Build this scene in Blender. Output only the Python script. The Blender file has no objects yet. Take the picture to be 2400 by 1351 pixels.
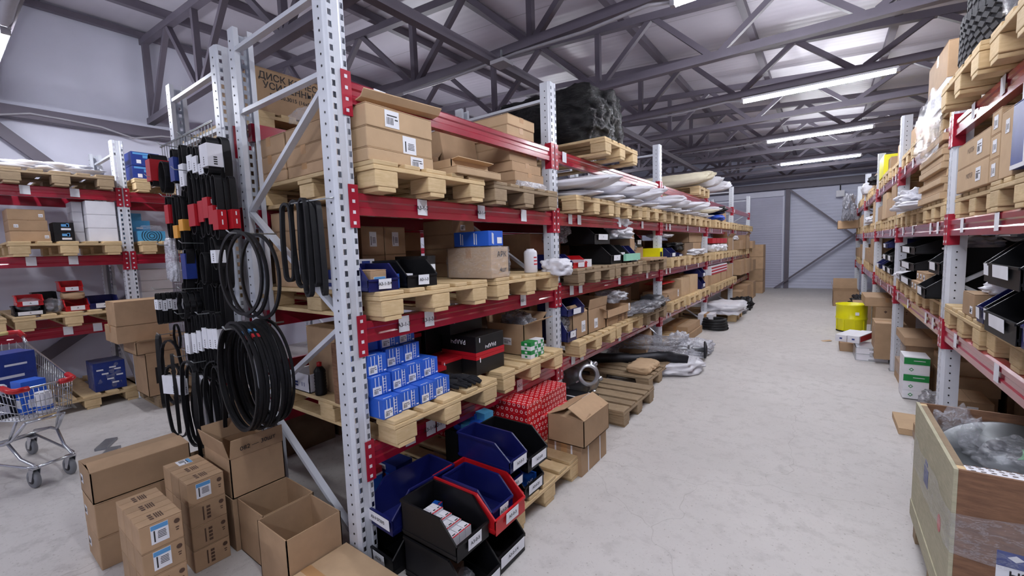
import bpy, bmesh, math, random
from mathutils import Vector, Matrix, noise
S = bpy.context.scene
C = S.collection
PI = math.pi
rnd = random.Random(7)

# ---------------------------------------------------------------- camera, world, exposure
cd = bpy.data.cameras.new('camera'); cam = bpy.data.objects.new('camera', cd); C.objects.link(cam)
cd.sensor_fit = 'HORIZONTAL'; cd.sensor_width = 36.0; cd.lens = 36.0 * 1006.99 / 2400; cd.clip_start = 0.05; cd.clip_end = 100
YAW, PIT, ROL = 0.629980306, 0.0890445, -0.0331957
F0 = Vector((-math.sin(YAW), math.cos(YAW), 0)); R0 = Vector((math.cos(YAW), math.sin(YAW), 0))
FW = F0 * math.cos(PIT) - Vector((0, 0, 1)) * math.sin(PIT); U0 = F0 * math.sin(PIT) + Vector((0, 0, 1)) * math.cos(PIT)
RR = R0 * math.cos(ROL) + U0 * math.sin(ROL); UU = U0 * math.cos(ROL) - R0 * math.sin(ROL)
cam.matrix_world = Matrix(((RR.x, UU.x, -FW.x, 0), (RR.y, UU.y, -FW.y, 0), (RR.z, UU.z, -FW.z, 1.529), (0, 0, 0, 1)))
S.camera = cam
w = bpy.data.worlds.new('world'); S.world = w; w.use_nodes = True
w.node_tree.nodes['Background'].inputs[0].default_value = (0.6, 0.65, 0.75, 1)
w.node_tree.nodes['Background'].inputs[1].default_value = 0.3
S.view_settings.view_transform = 'Standard'; S.view_settings.look = 'None'
S.view_settings.gamma = 1.0; S.view_settings.use_curve_mapping = False
S.view_settings.exposure = 1.42
TUBE_POWER = 60.0            # emission strength of the ceiling tubes
try:
    S.cycles.max_bounces = 8; S.cycles.transparent_max_bounces = 12; S.cycles.sample_clamp_indirect = 4.0
except Exception: pass

# ---------------------------------------------------------------- materials
def lin(c):
    return tuple(((x / 255) / 12.92 if x / 255 <= .04045 else ((x / 255 + .055) / 1.055) ** 2.4) for x in c) + (1,)
M = {}
class NT:
    def __init__(s, name):
        s.m = bpy.data.materials.new(name); s.m.use_nodes = True; s.t = s.m.node_tree; s.b = s.t.nodes['Principled BSDF']; M[name] = s.m
    def n(s, ty, **kw):
        x = s.t.nodes.new(ty)
        for k, v in kw.items(): setattr(x, k, v)
        return x
    def l(s, a, b): s.t.links.new(a, b)
    def noise(s, scale, detail=3, vec=None, rough=.55):
        x = s.n('ShaderNodeTexNoise'); x.inputs['Scale'].default_value = scale; x.inputs['Detail'].default_value = detail; x.inputs['Roughness'].default_value = rough
        if vec: s.l(vec, x.inputs['Vector'])
        return x.outputs['Fac']
    def coord(s, kind='Object', scale=None):
        c = s.n('ShaderNodeTexCoord').outputs[kind]
        if scale:
            mp = s.n('ShaderNodeMapping'); mp.inputs['Scale'].default_value = scale; s.l(c, mp.inputs['Vector']); c = mp.outputs[0]
        return c
    def ramp(s, f, stops):
        r = s.n('ShaderNodeValToRGB'); e = r.color_ramp.elements
        e[0].position, e[0].color = stops[0]; e[1].position, e[1].color = stops[-1]
        for p, c in stops[1:-1]:
            q = e.new(p); q.color = c
        s.l(f, r.inputs[0]); return r.outputs[0]
    def mix(s, f, a, b, mode='MIX'):
        x = s.n('ShaderNodeMix', data_type='RGBA', blend_type=mode)
        for i, v in ((0, f), (6, a), (7, b)):
            if hasattr(v, 'is_linked'): s.l(v, x.inputs[i])
            else: x.inputs[i].default_value = v
        return x.outputs[2]
    def bump(s, f, strength=.3, dist=.01):
        x = s.n('ShaderNodeBump'); x.inputs['Strength'].default_value = strength; x.inputs['Distance'].default_value = dist
        s.l(f, x.inputs['Height']); s.l(x.outputs[0], s.b.inputs['Normal'])
    def math(s, op, a, b=None):
        x = s.n('ShaderNodeMath', operation=op)
        for i, v in ((0, a), (1, b)):
            if v is None: continue
            if hasattr(v, 'is_linked'): s.l(v, x.inputs[i])
            else: x.inputs[i].default_value = v
        return x.outputs[0]
    def rand(s): return s.n('ShaderNodeObjectInfo').outputs['Random']
def mat(name, c, rough=.6, metal=0., vary=.12, scale=18, bump=0, spec=.5, rnd_tint=0., stretch=None, coat=0):
    t = NT(name); a = lin(c); d = tuple(x * (1 - vary) for x in a[:3]) + (1,); h = tuple(min(1, x * (1 + vary * .6)) for x in a[:3]) + (1,)
    co = t.coord('Object', stretch); f = t.noise(scale, 4, co)
    col = t.ramp(f, [(.3, d), (.7, h)])
    if rnd_tint:
        v = t.n('ShaderNodeHueSaturation'); r = t.rand()
        t.l(t.math('ADD', t.math('MULTIPLY', r, rnd_tint), 1 - rnd_tint / 2), v.inputs['Value']); t.l(col, v.inputs['Color']); col = v.outputs[0]
    t.l(col, t.b.inputs['Base Color']); t.b.inputs['Roughness'].default_value = rough; t.b.inputs['Metallic'].default_value = metal
    t.b.inputs['Specular IOR Level'].default_value = spec
    if coat: t.b.inputs['Coat Weight'].default_value = coat; t.b.inputs['Coat Roughness'].default_value = .15
    if bump: t.bump(t.noise(scale * 2.5, 4, co), bump, .004)
    return t
mat('cardboard', (170, 141, 112), .8, 0, .10, 9, .25, .25, .26)
mat('cardboard_pale', (190, 162, 130), .8, 0, .08, 9, .2, .25, .15)
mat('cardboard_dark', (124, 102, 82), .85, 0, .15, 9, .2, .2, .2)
mat('tape', (178, 138, 96), .28, 0, .05, 30, 0, .5)
mat('paper', (226, 228, 236), .7, 0, .04, 20)
mat('ink', (34, 32, 36), .7, 0, 0)
mat('ink_brown', (84, 62, 50), .8, 0, 0)
mat('ink_blue', (86, 150, 205), .6, 0, 0)
mat('ink_red', (190, 40, 50), .6, 0, 0)
mat('ink_white', (235, 236, 242), .5, 0, 0)
mat('red_steel', (154, 20, 48), .24, 0, .14, 7, .04, .6, 0, (1, .4, 1), .6)
mat('red_plate', (165, 24, 50), .34, 0, .1, 12, 0, .5)
mat('post_steel', (206, 210, 220), .34, .05, .07, 5, .03, .5)
mat('galvanised', (176, 181, 184), .3, .75, .2, 16, .04)
mat('truss_paint', (98, 92, 104), .55, 0, .12, 3, .02)
mat('cable_grey', (158, 156, 164), .5, 0, .05)
mat('black_plastic', (15, 15, 19), .45, 0, .15, 14, .06, .3)
mat('blue_plastic', (18, 24, 84), .35, 0, .12, 14, .03, .5)
mat('red_plastic', (186, 24, 32), .32, 0, .1, 14, .03, .5)
mat('yellow_plastic', (232, 226, 20), .35, 0, .08, 6, .03, .4)
mat('rubber', (22, 22, 26), .55, 0, .3, 12, .08, .35)
mat('tyre_rubber', (74, 74, 78), .75, 0, .2, 20, .1, .3)
mat('blue_card', (40, 92, 196), .4, 0, .06, 10, 0, .4, .1)
mat('navy_card', (32, 54, 130), .45, 0, .15, 20, 0, .4, .15)
mat('bearing_blue', (24, 86, 180), .4, 0, .04, 10, 0, .4)
mat('black_card', (20, 19, 22), .4, 0, .1, 10, 0, .4)
mat('red_card', (178, 22, 36), .4, 0, .08, 10, 0, .4)
mat('white_card', (222, 222, 230), .55, 0, .05, 10, 0, .4, .08)
mat('green_card', (26, 132, 66), .45, 0, .06, 10)
mat('mint_card', (140, 200, 176), .5, 0, .06, 10)
mat('teal_card', (70, 150, 196), .45, 0, .1, 6)
mat('orange_card', (226, 160, 60), .5, 0, .05, 10)
mat('aluminium', (190, 194, 202), .3, .8, .1, 20, .02)
mat('chrome', (196, 198, 204), .22, .9, .05, 20)
mat('cast_metal', (150, 152, 158), .42, .7, .2, 14, .15)
mat('dark_metal', (52, 52, 58), .45, .5, .25, 14, .1)
mat('grey_paint', (120, 122, 128), .5, 0, .1, 10)
mat('glove_cloth', (34, 34, 38), .9, 0, .25, 60, .4, .2)
mat('white_bag', (214, 214, 222), .45, 0, .08, 6, .2, .4)
mat('cream_bag', (206, 198, 176), .6, 0, .1, 6, .2, .3)
mat('blue_bag', (50, 84, 190), .5, 0, .1, 6, .2, .3)
mat('cream_handle', (222, 206, 140), .5, 0, .05)
mat('disc_metal', (96, 100, 104), .35, .6, .15, 10)
def film(name, tint, alpha, rough=.18, bstr=.5):
    t = NT(name); co = t.coord('Object'); f = t.noise(14, 5, co, .7)
    t.b.inputs['Base Color'].default_value = lin(tint); t.b.inputs['Roughness'].default_value = rough
    f2 = t.noise(7, 6, t.coord('Object', (1, 1, 2.5)), .75); rg = t.math('ABSOLUTE', t.math('SUBTRACT', f2, .5))
    a = t.math('ADD', t.math('MULTIPLY', t.ramp(rg, [(0, (1, 1, 1, 1)), (.03, (0, 0, 0, 1))]), min(1, alpha * .8)), alpha * .55)  # thin opaque streaks painted in as highlights along the film's wrinkles
    t.l(a, t.b.inputs['Alpha']); t.b.inputs['Specular IOR Level'].default_value = .8; t.bump(f, bstr, .02)
    return t
film('clear_film', (205, 208, 218), .26, .14, .35)
film('milky_film', (214, 216, 226), .8, .25)
film('grey_film', (150, 150, 158), .75, .25)
t = NT('black_film'); co = t.coord('Object', (2, 6, 12)); f = t.noise(4.5, 7, co, .75)
t.b.inputs['Base Color'].default_value = lin((6, 6, 10)); t.b.inputs['Roughness'].default_value = .16; t.b.inputs['Specular IOR Level'].default_value = .4; t.bump(f, .8, .03)
def wood(name, a, b, tint=.25):
    t = NT(name); co = t.coord('Object', (6, 6, 40)); f = t.noise(2.2, 6, co, .65); g = t.noise(9, 3, t.coord('Object'))
    col = t.mix(t.math('MULTIPLY', g, .5), t.ramp(f, [(.3, lin(a)), (.7, lin(b))]), lin(tuple(x * .72 for x in a)))
    v = t.n('ShaderNodeHueSaturation'); t.l(t.math('ADD', t.math('MULTIPLY', t.rand(), tint), 1 - tint * .6), v.inputs['Value']); t.l(col, v.inputs['Color'])
    t.l(v.outputs[0], t.b.inputs['Base Color']); t.b.inputs['Roughness'].default_value = .75; t.bump(f, .25, .004)
wood('pallet_wood', (204, 174, 128), (230, 204, 160))
wood('aged_wood', (140, 118, 92), (172, 150, 120))
wood('plywood_face', (112, 80, 60), (152, 112, 84), .05)
wood('plywood_pale', (170, 166, 140), (196, 190, 164), .05)
# ringed red carton print
t = NT('ring_print'); g = t.n('ShaderNodeNewGeometry'); sn = t.n('ShaderNodeSeparateXYZ'); tc = t.coord('Object'); so = t.n('ShaderNodeSeparateXYZ'); t.l(tc, so.inputs[0])
tn = t.n('ShaderNodeTexCoord').outputs['Normal']; t.l(tn, sn.inputs[0])
ax = t.math('GREATER_THAN', t.math('ABSOLUTE', sn.outputs[0]), .5); az = t.math('GREATER_THAN', t.math('ABSOLUTE', sn.outputs[2]), .5)
def pick(f, a, b):
    return t.math('ADD', t.math('MULTIPLY', f, a), t.math('MULTIPLY', t.math('SUBTRACT', 1.0, f), b))
u = pick(ax, so.outputs[1], so.outputs[0]); v = pick(az, so.outputs[1], so.outputs[2])
P = .04
row = t.math('FLOOR', t.math('DIVIDE', v, P)); off = t.math('MULTIPLY', t.math('MODULO', t.math('ABSOLUTE', row), 2.0), .5)
fu = t.math('SUBTRACT', t.math('FRACT', t.math('ADD', t.math('DIVIDE', u, P), off)), .5); fv = t.math('SUBTRACT', t.math('FRACT', t.math('DIVIDE', v, P)), .5)
d = t.math('SQRT', t.math('ADD', t.math('MULTIPLY', fu, fu), t.math('MULTIPLY', fv, fv)))
ring = t.math('LESS_THAN', t.math('ABSOLUTE', t.math('SUBTRACT', d, .23)), .07)
t.l(t.mix(ring, lin((190, 22, 34)), lin((232, 190, 190))), t.b.inputs['Base Color']); t.b.inputs['Roughness'].default_value = .35
# building surfaces
t = NT('floor_concrete'); co = t.coord('Object'); a = t.noise(.7, 5, co, .6); b = t.noise(9, 6, co, .7); c2 = t.noise(60, 3, co)
col = t.mix(t.ramp(a, [(.35, (0, 0, 0, 1)), (.65, (1, 1, 1, 1))]), lin((186, 182, 180)), lin((198, 194, 192)))
col = t.mix(t.ramp(b, [(.36, (1, 1, 1, 1)), (.5, (0, 0, 0, 1))]), col, lin((180, 176, 174))); col = t.mix(t.ramp(c2, [(.30, (.6, .6, .6, 1)), (.38, (0, 0, 0, 1))]), col, lin((140, 134, 128)))
vo = t.n('ShaderNodeTexVoronoi', feature='DISTANCE_TO_EDGE'); vo.inputs['Scale'].default_value = .55
mp = t.n('ShaderNodeMixRGB'); mp.blend_type = 'ADD'; mp.inputs[0].default_value = .35; t.l(co, mp.inputs[1]); nz = t.n('ShaderNodeTexNoise'); nz.inputs['Scale'].default_value = 3; t.l(co, nz.inputs['Vector']); t.l(nz.outputs['Color'], mp.inputs[2]); t.l(mp.outputs[0], vo.inputs['Vector'])
cr = t.math('MULTIPLY', t.math('LESS_THAN', vo.outputs['Distance'], .0014), .22)
col = t.mix(cr, col, lin((120, 112, 106))); t.l(col, t.b.inputs['Base Color']); t.b.inputs['Roughness'].default_value = .7; t.bump(b, .15, .004)
mat('wall_panel', (208, 209, 226), .55, 0, .05, 2.5, .02)
def ribbed(name, c, axis, period, rough, metal=0, width=.5, seam=None, bs=.4):
    t = NT(name); s = t.n('ShaderNodeSeparateXYZ'); t.l(t.coord('Object'), s.inputs[0])
    f = t.math('SINE', t.math('MULTIPLY', s.outputs[axis], 2 * PI / period)); f = t.math('MULTIPLY', t.math('ADD', f, 1.0), .5)
    a = lin(c); col = t.ramp(t.noise(1.6, 4, t.coord('Object')), [(.3, tuple(x * .9 for x in a[:3]) + (1,)), (.7, a)])
    if seam:
        fr = t.math('LESS_THAN', t.math('FRACT', t.math('DIVIDE', s.outputs[axis], seam)), .012); col = t.mix(fr, col, tuple(x * .6 for x in a[:3]) + (1,))
    t.l(col, t.b.inputs['Base Color']); t.b.inputs['Roughness'].default_value = rough; t.b.inputs['Metallic'].default_value = metal
    t.bump(f, bs, .012)
ribbed('wall_ribs', (200, 203, 224), 2, .10, .5)
ribbed('shutter_ribs', (182, 182, 202), 2, .075, .5)
ribbed('ceiling_ribs', (194, 190, 202), 1, .11, .42, .0, .5, 1.1, .12)
def emit(name, c, s):
    t = NT(name); t.b.inputs['Base Color'].default_value = (1, 1, 1, 1); t.b.inputs['Emission Color'].default_value = c; t.b.inputs['Emission Strength'].default_value = s
emit('tube_light', (0.92, .94, 1.0, 1), TUBE_POWER)

# ---------------------------------------------------------------- mesh helpers
class MB:
    def __init__(s): s.v = []; s.f = []; s.mi = []; s.smooth = []
    def add(s, vs, fs, mi=0, sm=False):
        n = len(s.v); s.v += [tuple(v) for v in vs]; s.f += [tuple(i + n for i in f) for f in fs]; s.mi += [mi] * len(fs); s.smooth += [sm] * len(fs); return s
    def box(s, x0, x1, y0, y1, z0, z1, mi=0, m=None):
        v = [(x, y, z) for x in (x0, x1) for y in (y0, y1) for z in (z0, z1)]
        if m: v = [m @ Vector(p) for p in v]
        return s.add(v, [(0, 1, 3, 2), (4, 6, 7, 5), (0, 4, 5, 1), (2, 3, 7, 6), (0, 2, 6, 4), (1, 5, 7, 3)], mi)
    def bar(s, a, b, w, h, up=(0, 0, 1), mi=0):
        a, b = Vector(a), Vector(b); d = (b - a).normalized(); u = Vector(up)
        if abs(d.dot(u)) > .98: u = Vector((1, 0, 0))
        r = d.cross(u).normalized() * w / 2; u = r.cross(d).normalized() * h / 2
        v = [p + i * r + j * u for p in (a, b) for i, j in ((-1, -1), (1, -1), (1, 1), (-1, 1))]
        return s.add(v, [(3, 2, 1, 0), (4, 5, 6, 7), (0, 1, 5, 4), (1, 2, 6, 5), (2, 3, 7, 6), (3, 0, 4, 7)], mi)
    def sweep(s, pts, prof, closed=False, up=(0, 0, 1), mi=0, sm=True, cap=True):
        pts = [Vector(p) for p in pts]; n = len(pts); k = len(prof); vs = []; u0 = Vector(up)
        for i, p in enumerate(pts):
            if closed: d = pts[(i + 1) % n] - pts[i - 1]
            else: d = pts[min(i + 1, n - 1)] - pts[max(i - 1, 0)]
            d.normalize(); u = u0 - d * u0.dot(d)
            if u.length < 1e-3: u = Vector((1, 0, 0)) - d * d.x
            u.normalize(); r = d.cross(u)
            vs += [p + r * a + u * b for a, b in prof]
        fs = []
        for i in range(n if closed else n - 1):
            j = (i + 1) % n
            fs += [(i * k + q, i * k + (q + 1) % k, j * k + (q + 1) % k, j * k + q) for q in range(k)]
        if not closed and cap: fs += [tuple(range(k - 1, -1, -1)), tuple((n - 1) * k + q for q in range(k))]
        return s.add(vs, fs, mi, sm)
    def tube(s, pts, r, k=8, closed=False, mi=0):
        return s.sweep(pts, [(r * math.cos(2 * PI * q / k), r * math.sin(2 * PI * q / k)) for q in range(k)], closed, mi=mi, up=(.0137, .021, 1))
    def lathe(s, prof, k=24, m=None, mi=0, sm=True):
        n = len(prof); vs = []
        for i in range(k):
            a = 2 * PI * i / k
            for r, z in prof: vs.append((r * math.cos(a), r * math.sin(a), z))
        if m: vs = [m @ Vector(v) for v in vs]
        fs = [(i * n + j, ((i + 1) % k) * n + j, ((i + 1) % k) * n + j + 1, i * n + j + 1) for i in range(k) for j in range(n - 1)]
        return s.add(vs, fs, mi, sm)
    def poly(s, pts, d, mi=0):
        """prism: polygon pts (3D) extruded by vector d"""
        n = len(pts); d = Vector(d); vs = [Vector(p) for p in pts] + [Vector(p) + d for p in pts]
        return s.add(vs, [tuple(range(n - 1, -1, -1)), tuple(range(n, 2 * n))] + [(i, (i + 1) % n, n + (i + 1) % n, n + i) for i in range(n)], mi)
    def mesh(s, name, mats):
        me = bpy.data.meshes.new(name); me.from_pydata([tuple(v) for v in s.v], [], s.f)
        for m in mats: me.materials.append(M[m])
        me.polygons.foreach_set('material_index', s.mi); me.polygons.foreach_set('use_smooth', s.smooth)
        bm = bmesh.new(); bm.from_mesh(me); bmesh.ops.recalc_face_normals(bm, faces=bm.faces); bm.to_mesh(me); bm.free()
        me.update(); return me
def ob(name, mb, mats, parent=None, label=None, loc=None, rot=None, bev=0):
    if isinstance(mats, str): mats = [mats]
    me = mb.mesh(name, mats) if isinstance(mb, MB) else mb
    o = bpy.data.objects.new(name, me); C.objects.link(o)
    if parent: o.parent = parent
    if label: o['label'] = label
    if loc: o.location = loc
    if rot: o.rotation_euler = rot
    if bev:
        b = o.modifiers.new('bevel', 'BEVEL'); b.width = bev; b.segments = 2; b.limit_method = 'ANGLE'
    return o
def tag(o, label, cat, group=None, kind=None):
    o['label'] = label; o['category'] = cat
    if group: o['group'] = group
    if kind: o['kind'] = kind
    return o
def thing(name, label, cat, loc=(0, 0, 0), rz=0, group=None):
    o = bpy.data.objects.new(name, None); C.objects.link(o); o.empty_display_size = .05
    o.location = loc; o.rotation_euler = (0, 0, rz); return tag(o, label, cat, group)
def struct(name, mb, mats):
    o = ob(name, mb, mats); o['kind'] = 'structure'; return o
KIDS = {}
def dup(root, loc, rz=None, label=None, group=None):
    r = root.copy(); C.objects.link(r); r.location = loc
    if rz is not None: r.rotation_euler = (0, 0, rz)
    if label: r['label'] = label
    if group: r['group'] = group
    for ch in root.children:
        c = ch.copy(); C.objects.link(c); c.parent = r
        for g in ch.children:
            q = g.copy(); C.objects.link(q); q.parent = c
    return r
TXT = {}
def text_mesh(s, size, matname, ext=0.0):
    k = (s, size, matname)
    if k in TXT: return TXT[k]
    cu = bpy.data.curves.new('lettering', 'FONT'); cu.body = s; cu.size = size; cu.align_x = 'CENTER'; cu.align_y = 'CENTER'; cu.resolution_u = 2; cu.offset = size * .012
    o = bpy.data.objects.new('lettering', cu); C.objects.link(o); bpy.context.view_layer.update()
    me = bpy.data.meshes.new_from_object(o.evaluated_get(bpy.context.evaluated_depsgraph_get())); bpy.data.objects.remove(o); bpy.data.curves.remove(cu)
    me.materials.clear(); me.materials.append(M[matname]); TXT[k] = me; return me
def letter(s, size, matname, parent, org, right, up, name='lettering'):
    """lettering on a surface: centre org, axes right / up (local to the parent)"""
    r = Vector(right).normalized(); u = Vector(up).normalized(); n = r.cross(u)
    o = ob(name, text_mesh(s, size, matname), matname, parent)
    o.matrix_local = Matrix(((r.x, u.x, n.x, org[0]), (r.y, u.y, n.y, org[1]), (r.z, u.z, n.z, org[2]), (0, 0, 0, 1))); return o
# faces of a local box (x0..x1, y0..y1, z0..z1): origin, right, up
def face(b, f):
    x0, x1, y0, y1, z0, z1 = b
    return {'+x': ((x1, y0, z0), (0, 1, 0), (0, 0, 1), y1 - y0, z1 - z0), '-x': ((x0, y1, z0), (0, -1, 0), (0, 0, 1), y1 - y0, z1 - z0),
            '-y': ((x0, y0, z0), (1, 0, 0), (0, 0, 1), x1 - x0, z1 - z0), '+y': ((x1, y1, z0), (-1, 0, 0), (0, 0, 1), x1 - x0, z1 - z0),
            '+z': ((x0, y0, z1), (1, 0, 0), (0, 1, 0), x1 - x0, y1 - y0)}[f]
def on_face(b, f, u, v, off=.0015):
    o, r, up, w_, h_ = face(b, f); r = Vector(r); up = Vector(up); n = r.cross(up)
    return Vector(o) + r * (w_ * u) + up * (h_ * v) + n * off, r, up, n
def patch(mb, b, f, u, v, w_, h_, mi=0, off=.0008, th=.0008):
    """thin raised rectangle on a box face, centre (u,v) as fractions, size in metres"""
    c, r, up, n = on_face(b, f, u, v, off)
    p = [c - r * w_ / 2 - up * h_ / 2, c + r * w_ / 2 - up * h_ / 2, c + r * w_ / 2 + up * h_ / 2, c - r * w_ / 2 + up * h_ / 2]
    return mb.poly(p, n * th, mi)
def sticker(b, f, u, v, w_, h_, parent, blue=False, bars=5, seed=1, name='sticker', label=None):
    q = random.Random(seed); mb = MB(); patch(mb, b, f, u, v, w_, h_, 0)
    o, r, up, W_, H_ = face(b, f)
    def P(du, dv, ww, hh, mi): patch(mb, b, f, u + du * w_ / W_, v + dv * h_ / H_, ww * w_, hh * h_, mi, .0018, .0004)
    if blue: P(0, .36, .96, .24, 2)
    if h_ >= w_:
        for i in range(bars): P(.12, .1 - .42 * i / bars, .5 * q.uniform(.8, 1.1), .035, 1)
        P(-.3, -.1, .08, .6, 1)
    else:
        for i in range(bars): P(-.35 + .5 * i / bars, -.12, .03 + .03 * q.random(), .42, 1)
        P(.3, .0, .22, .08, 1); P(0, .2, .7, .07, 1)
    return ob(name, mb, ['paper', 'ink', 'ink_blue'], parent, label)
def bevel_box_mb(b, mi=0):
    return MB().box(*b, mi=mi)

# ---------------------------------------------------------------- the hall
XW0, XW1, YW0, YW1 = -7.55, 4.3, -5.0, 16.45
def zroof(x): return 4.22 - .075 * (x + 2.3)
struct('floor', MB().box(XW0, XW1, YW0, YW1, -.1, 0), 'floor_concrete')
struct('wall_left', MB().box(XW0 - .12, XW0, YW0, YW1, 0, zroof(XW0) - .01), 'wall_panel')
struct('wall_right', MB().box(XW1, XW1 + .12, YW0, YW1, 0, zroof(XW1 + .12) - .01), 'wall_panel')
struct('wall_near', MB().box(XW0, XW1, YW0 - .12, YW0, 0, 4.75), 'wall_panel')
struct('wall_far', MB().box(XW0, XW1, YW1, YW1 + .12, 0, 4.75), 'wall_ribs')
struct('ceiling', MB().add([(XW0 - .12, YW0, zroof(XW0 - .12)), (XW1 + .12, YW0, zroof(XW1 + .12)), (XW1 + .12, YW1, zroof(XW1 + .12)), (XW0 - .12, YW1, zroof(XW0 - .12))] + [(XW0 - .12, YW0, 5.1), (XW1 + .12, YW0, 5.1), (XW1 + .12, YW1, 5.1), (XW0 - .12, YW1, 5.1)],
    [(0, 1, 2, 3), (7, 6, 5, 4), (0, 4, 5, 1), (1, 5, 6, 2), (2, 6, 7, 3), (3, 7, 4, 0)]), 'ceiling_ribs')
# roller shutter beside the column in the far wall
struct('door_1', MB().box(-5.2, -1.12, YW1 - .05, YW1, 0, 2.95), 'shutter_ribs')
struct('trim_1', MB().box(-5.3, -1.08, YW1 - .14, YW1, 2.95, 3.12), 'wall_panel')
struct('trim_2', MB().box(-1.12, -1.07, YW1 - .09, YW1, 0, 2.95), 'wall_panel')
def member(name, label, a, b, w_, h_, cat='steel beam', m='truss_paint', group=None):
    o = ob(name, MB().bar((0, 0, 0), Vector(b) - Vector(a), w_, h_), m, loc=a); return tag(o, label, cat, group)
member('wall_column', 'dark steel column standing in the far wall beside the roller shutter', (-.98, 16.33, 0), (-.98, 16.33, 3.2), .12, .12, 'column')
member('wall_brace', 'dark diagonal brace falling to the right across the far wall', (-.9, 16.15, 3.08), (1.75, 16.15, .62), .09, .05)
member('wall_brace', 'dark diagonal brace rising to the right across the far wall', (-1.3, 16.20, 0), (1.75, 16.20, 2.52), .09, .05)
member('wall_beam', 'dark horizontal beam along the top of the far wall', (XW0, 16.2, 3.28), (XW1, 16.2, 3.22), .16, .2)
member('wall_beam', 'dark horizontal beam along the left wall below the roof', (-7.44, YW0, 3.26), (-7.44, YW1, 3.26), .14, .13)
member('wall_beam', 'dark beam along the top edge of the left wall', (-7.46, YW0, zroof(-7.5) - .08), (-7.46, YW1, zroof(-7.5) - .06), .07, .07)
member('wall_brace', 'dark diagonal brace on the left wall above the wall rack', (-7.46, .55, 3.16), (-7.46, 1.85, 1.9), .05, .12)
member('wall_brace', 'dark diagonal brace on the left wall below the wall rack shelves', (-7.46, .3, .1), (-7.46, 1.9, 1.25), .05, .12)
o = ob('wall_cable', MB().tube([(-7.36, -1.2 + i * .3, 3.235 + .02 * math.sin(i * 1.1) - (.07 if i % 4 == 2 else 0)) for i in range(22)], .012, 6), 'cable_grey'); tag(o, 'pale cable running along the beam on the left wall', 'cable')
o = thing('motion_sensor', 'small square black camera hanging on the far wall below the roof', 'camera', (.33, 16.2, 2.86))
ob('housing', MB().box(-.1, .1, -.1, .1, -.09, .09), 'white_card', o); ob('lens', MB().lathe([(0, -.02), (.055, -.02), (.05, 0)], 16, Matrix.Translation((0, -.1, 0)) @ Matrix.Rotation(PI / 2, 4, 'X')), 'black_plastic', o); ob('bracket', MB().bar((0, 0, .09), (0, .05, .25), .03, .03), 'dark_metal', o)
ORD = ['first', 'second', 'third', 'fourth', 'fifth', 'sixth', 'seventh', 'eighth', 'ninth', 'tenth', 'eleventh', 'twelfth', 'thirteenth', 'fourteenth', 'fifteenth', 'sixteenth', 'seventeenth', 'eighteenth']
# purlins under the roof sheets
for i, x in enumerate((-6.5, -5.5, -4.42, -3.2, -1.95, -.78, .58, 1.9, 3.2)):
    zz = zroof(x) - .054; o = ob('roof_purlin', MB().box(-.035, .035, YW0, YW1, -.045, .045), 'truss_paint', loc=(x, 0, zz)); tag(o, 'dark square purlin under the roof sheets, %s counted from the left wall' % ORD[i], 'purlin', 'purlins under the roof')
o = ob('tie_beam', MB().box(-.04, .04, .9, 15.9, -.04, .04), 'truss_paint', loc=(-2.65, 0, 3.36)); tag(o, 'long dark tie beam linking the undersides of all the roof trusses', 'steel beam')
TY = [2.05 + 1.48 * k for k in range(-3, 10)]
BN = [-7.42, -5.75, -3.85, -2.26, -.97, .26, 1.5, 2.75, 4.0]
def truss(name, label, y):
    t = thing(name, label, 'roof truss', (0, y, 0), group='roof trusses')
    m = MB().bar((XW0, 0, 3.44), (XW1, 0, 3.44), .08, .08); ob('bottom_chord', m, 'truss_paint', t)
    z0 = lambda x: zroof(x) - .13
    ob('top_chord', MB().bar((XW0, 0, z0(XW0)), (XW1, 0, z0(XW1)), .08, .08), 'truss_paint', t)
    ob('end_post', MB().bar((-7.45, 0, 3.4), (-7.45, 0, z0(-7.5)), .07, .07), 'truss_paint', t)
    for a, b in zip(BN, BN[1:]):
        c = (a + b) / 2
        ob('diagonal', MB().bar((a + .05, 0, 3.47), (c, 0, z0(c)), .055, .055), 'truss_paint', t)
        ob('diagonal', MB().bar((b - .05, 0, 3.47), (c, 0, z0(c)), .055, .055), 'truss_paint', t)
    for x in (-5.75, -3.85, -2.26): ob('upright', MB().bar((x, 0, 3.47), (x, 0, z0(x)), .06, .06), 'truss_paint', t)
    return t
tr = None
for i, y in enumerate(TY):
    nm = 'dark steel roof truss spanning the hall, %s counted from the camera' % ORD[i - 3] if i >= 3 else 'dark steel roof truss over the camera, %s behind it' % ['third', 'second', 'nearest'][i]
    if tr is None: tr = truss('roof_truss', nm, y)
    else: dup(tr, (0, y, 0), label=nm)
# light tubes under every second truss
def light(x, y, label):
    t = thing('tube_light', label, 'light', (x, y, 3.35), group='fluorescent tube lights')
    ob('tube', MB().box(-.74, .74, -.022, .022, -.025, .01), 'tube_light', t); ob('housing', MB().box(-.76, .76, -.03, .03, .012, .035), 'white_card', t)
    for s in (-1, 1): ob('end_cap', MB().box(min(s * .742, s * .775), max(s * .742, s * .775), -.026, .026, -.028, .01), 'cable_grey', t)
    return t
L0 = light(-.22, TY[4] , 'glowing white tube light above the aisle, cut off by the top edge of the photo')
dup(L0, (-.16, TY[6] - .02, 3.35), label='glowing white tube light above the aisle, largest one seen whole')
dup(L0, (-.16, TY[8] - .08, 3.35), label='glowing white tube light above the aisle, middle of the three seen whole')
dup(L0, (-.16, TY[10] - .05, 3.35), label='glowing white tube light above the aisle, smallest and farthest of the lit three')
dup(L0, (-.16, TY[2], 3.35), label='glowing white tube light over the aisle just behind the camera')
dup(L0, (-.16, TY[0], 3.35), label='glowing white tube light over the aisle far behind the camera')
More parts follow.
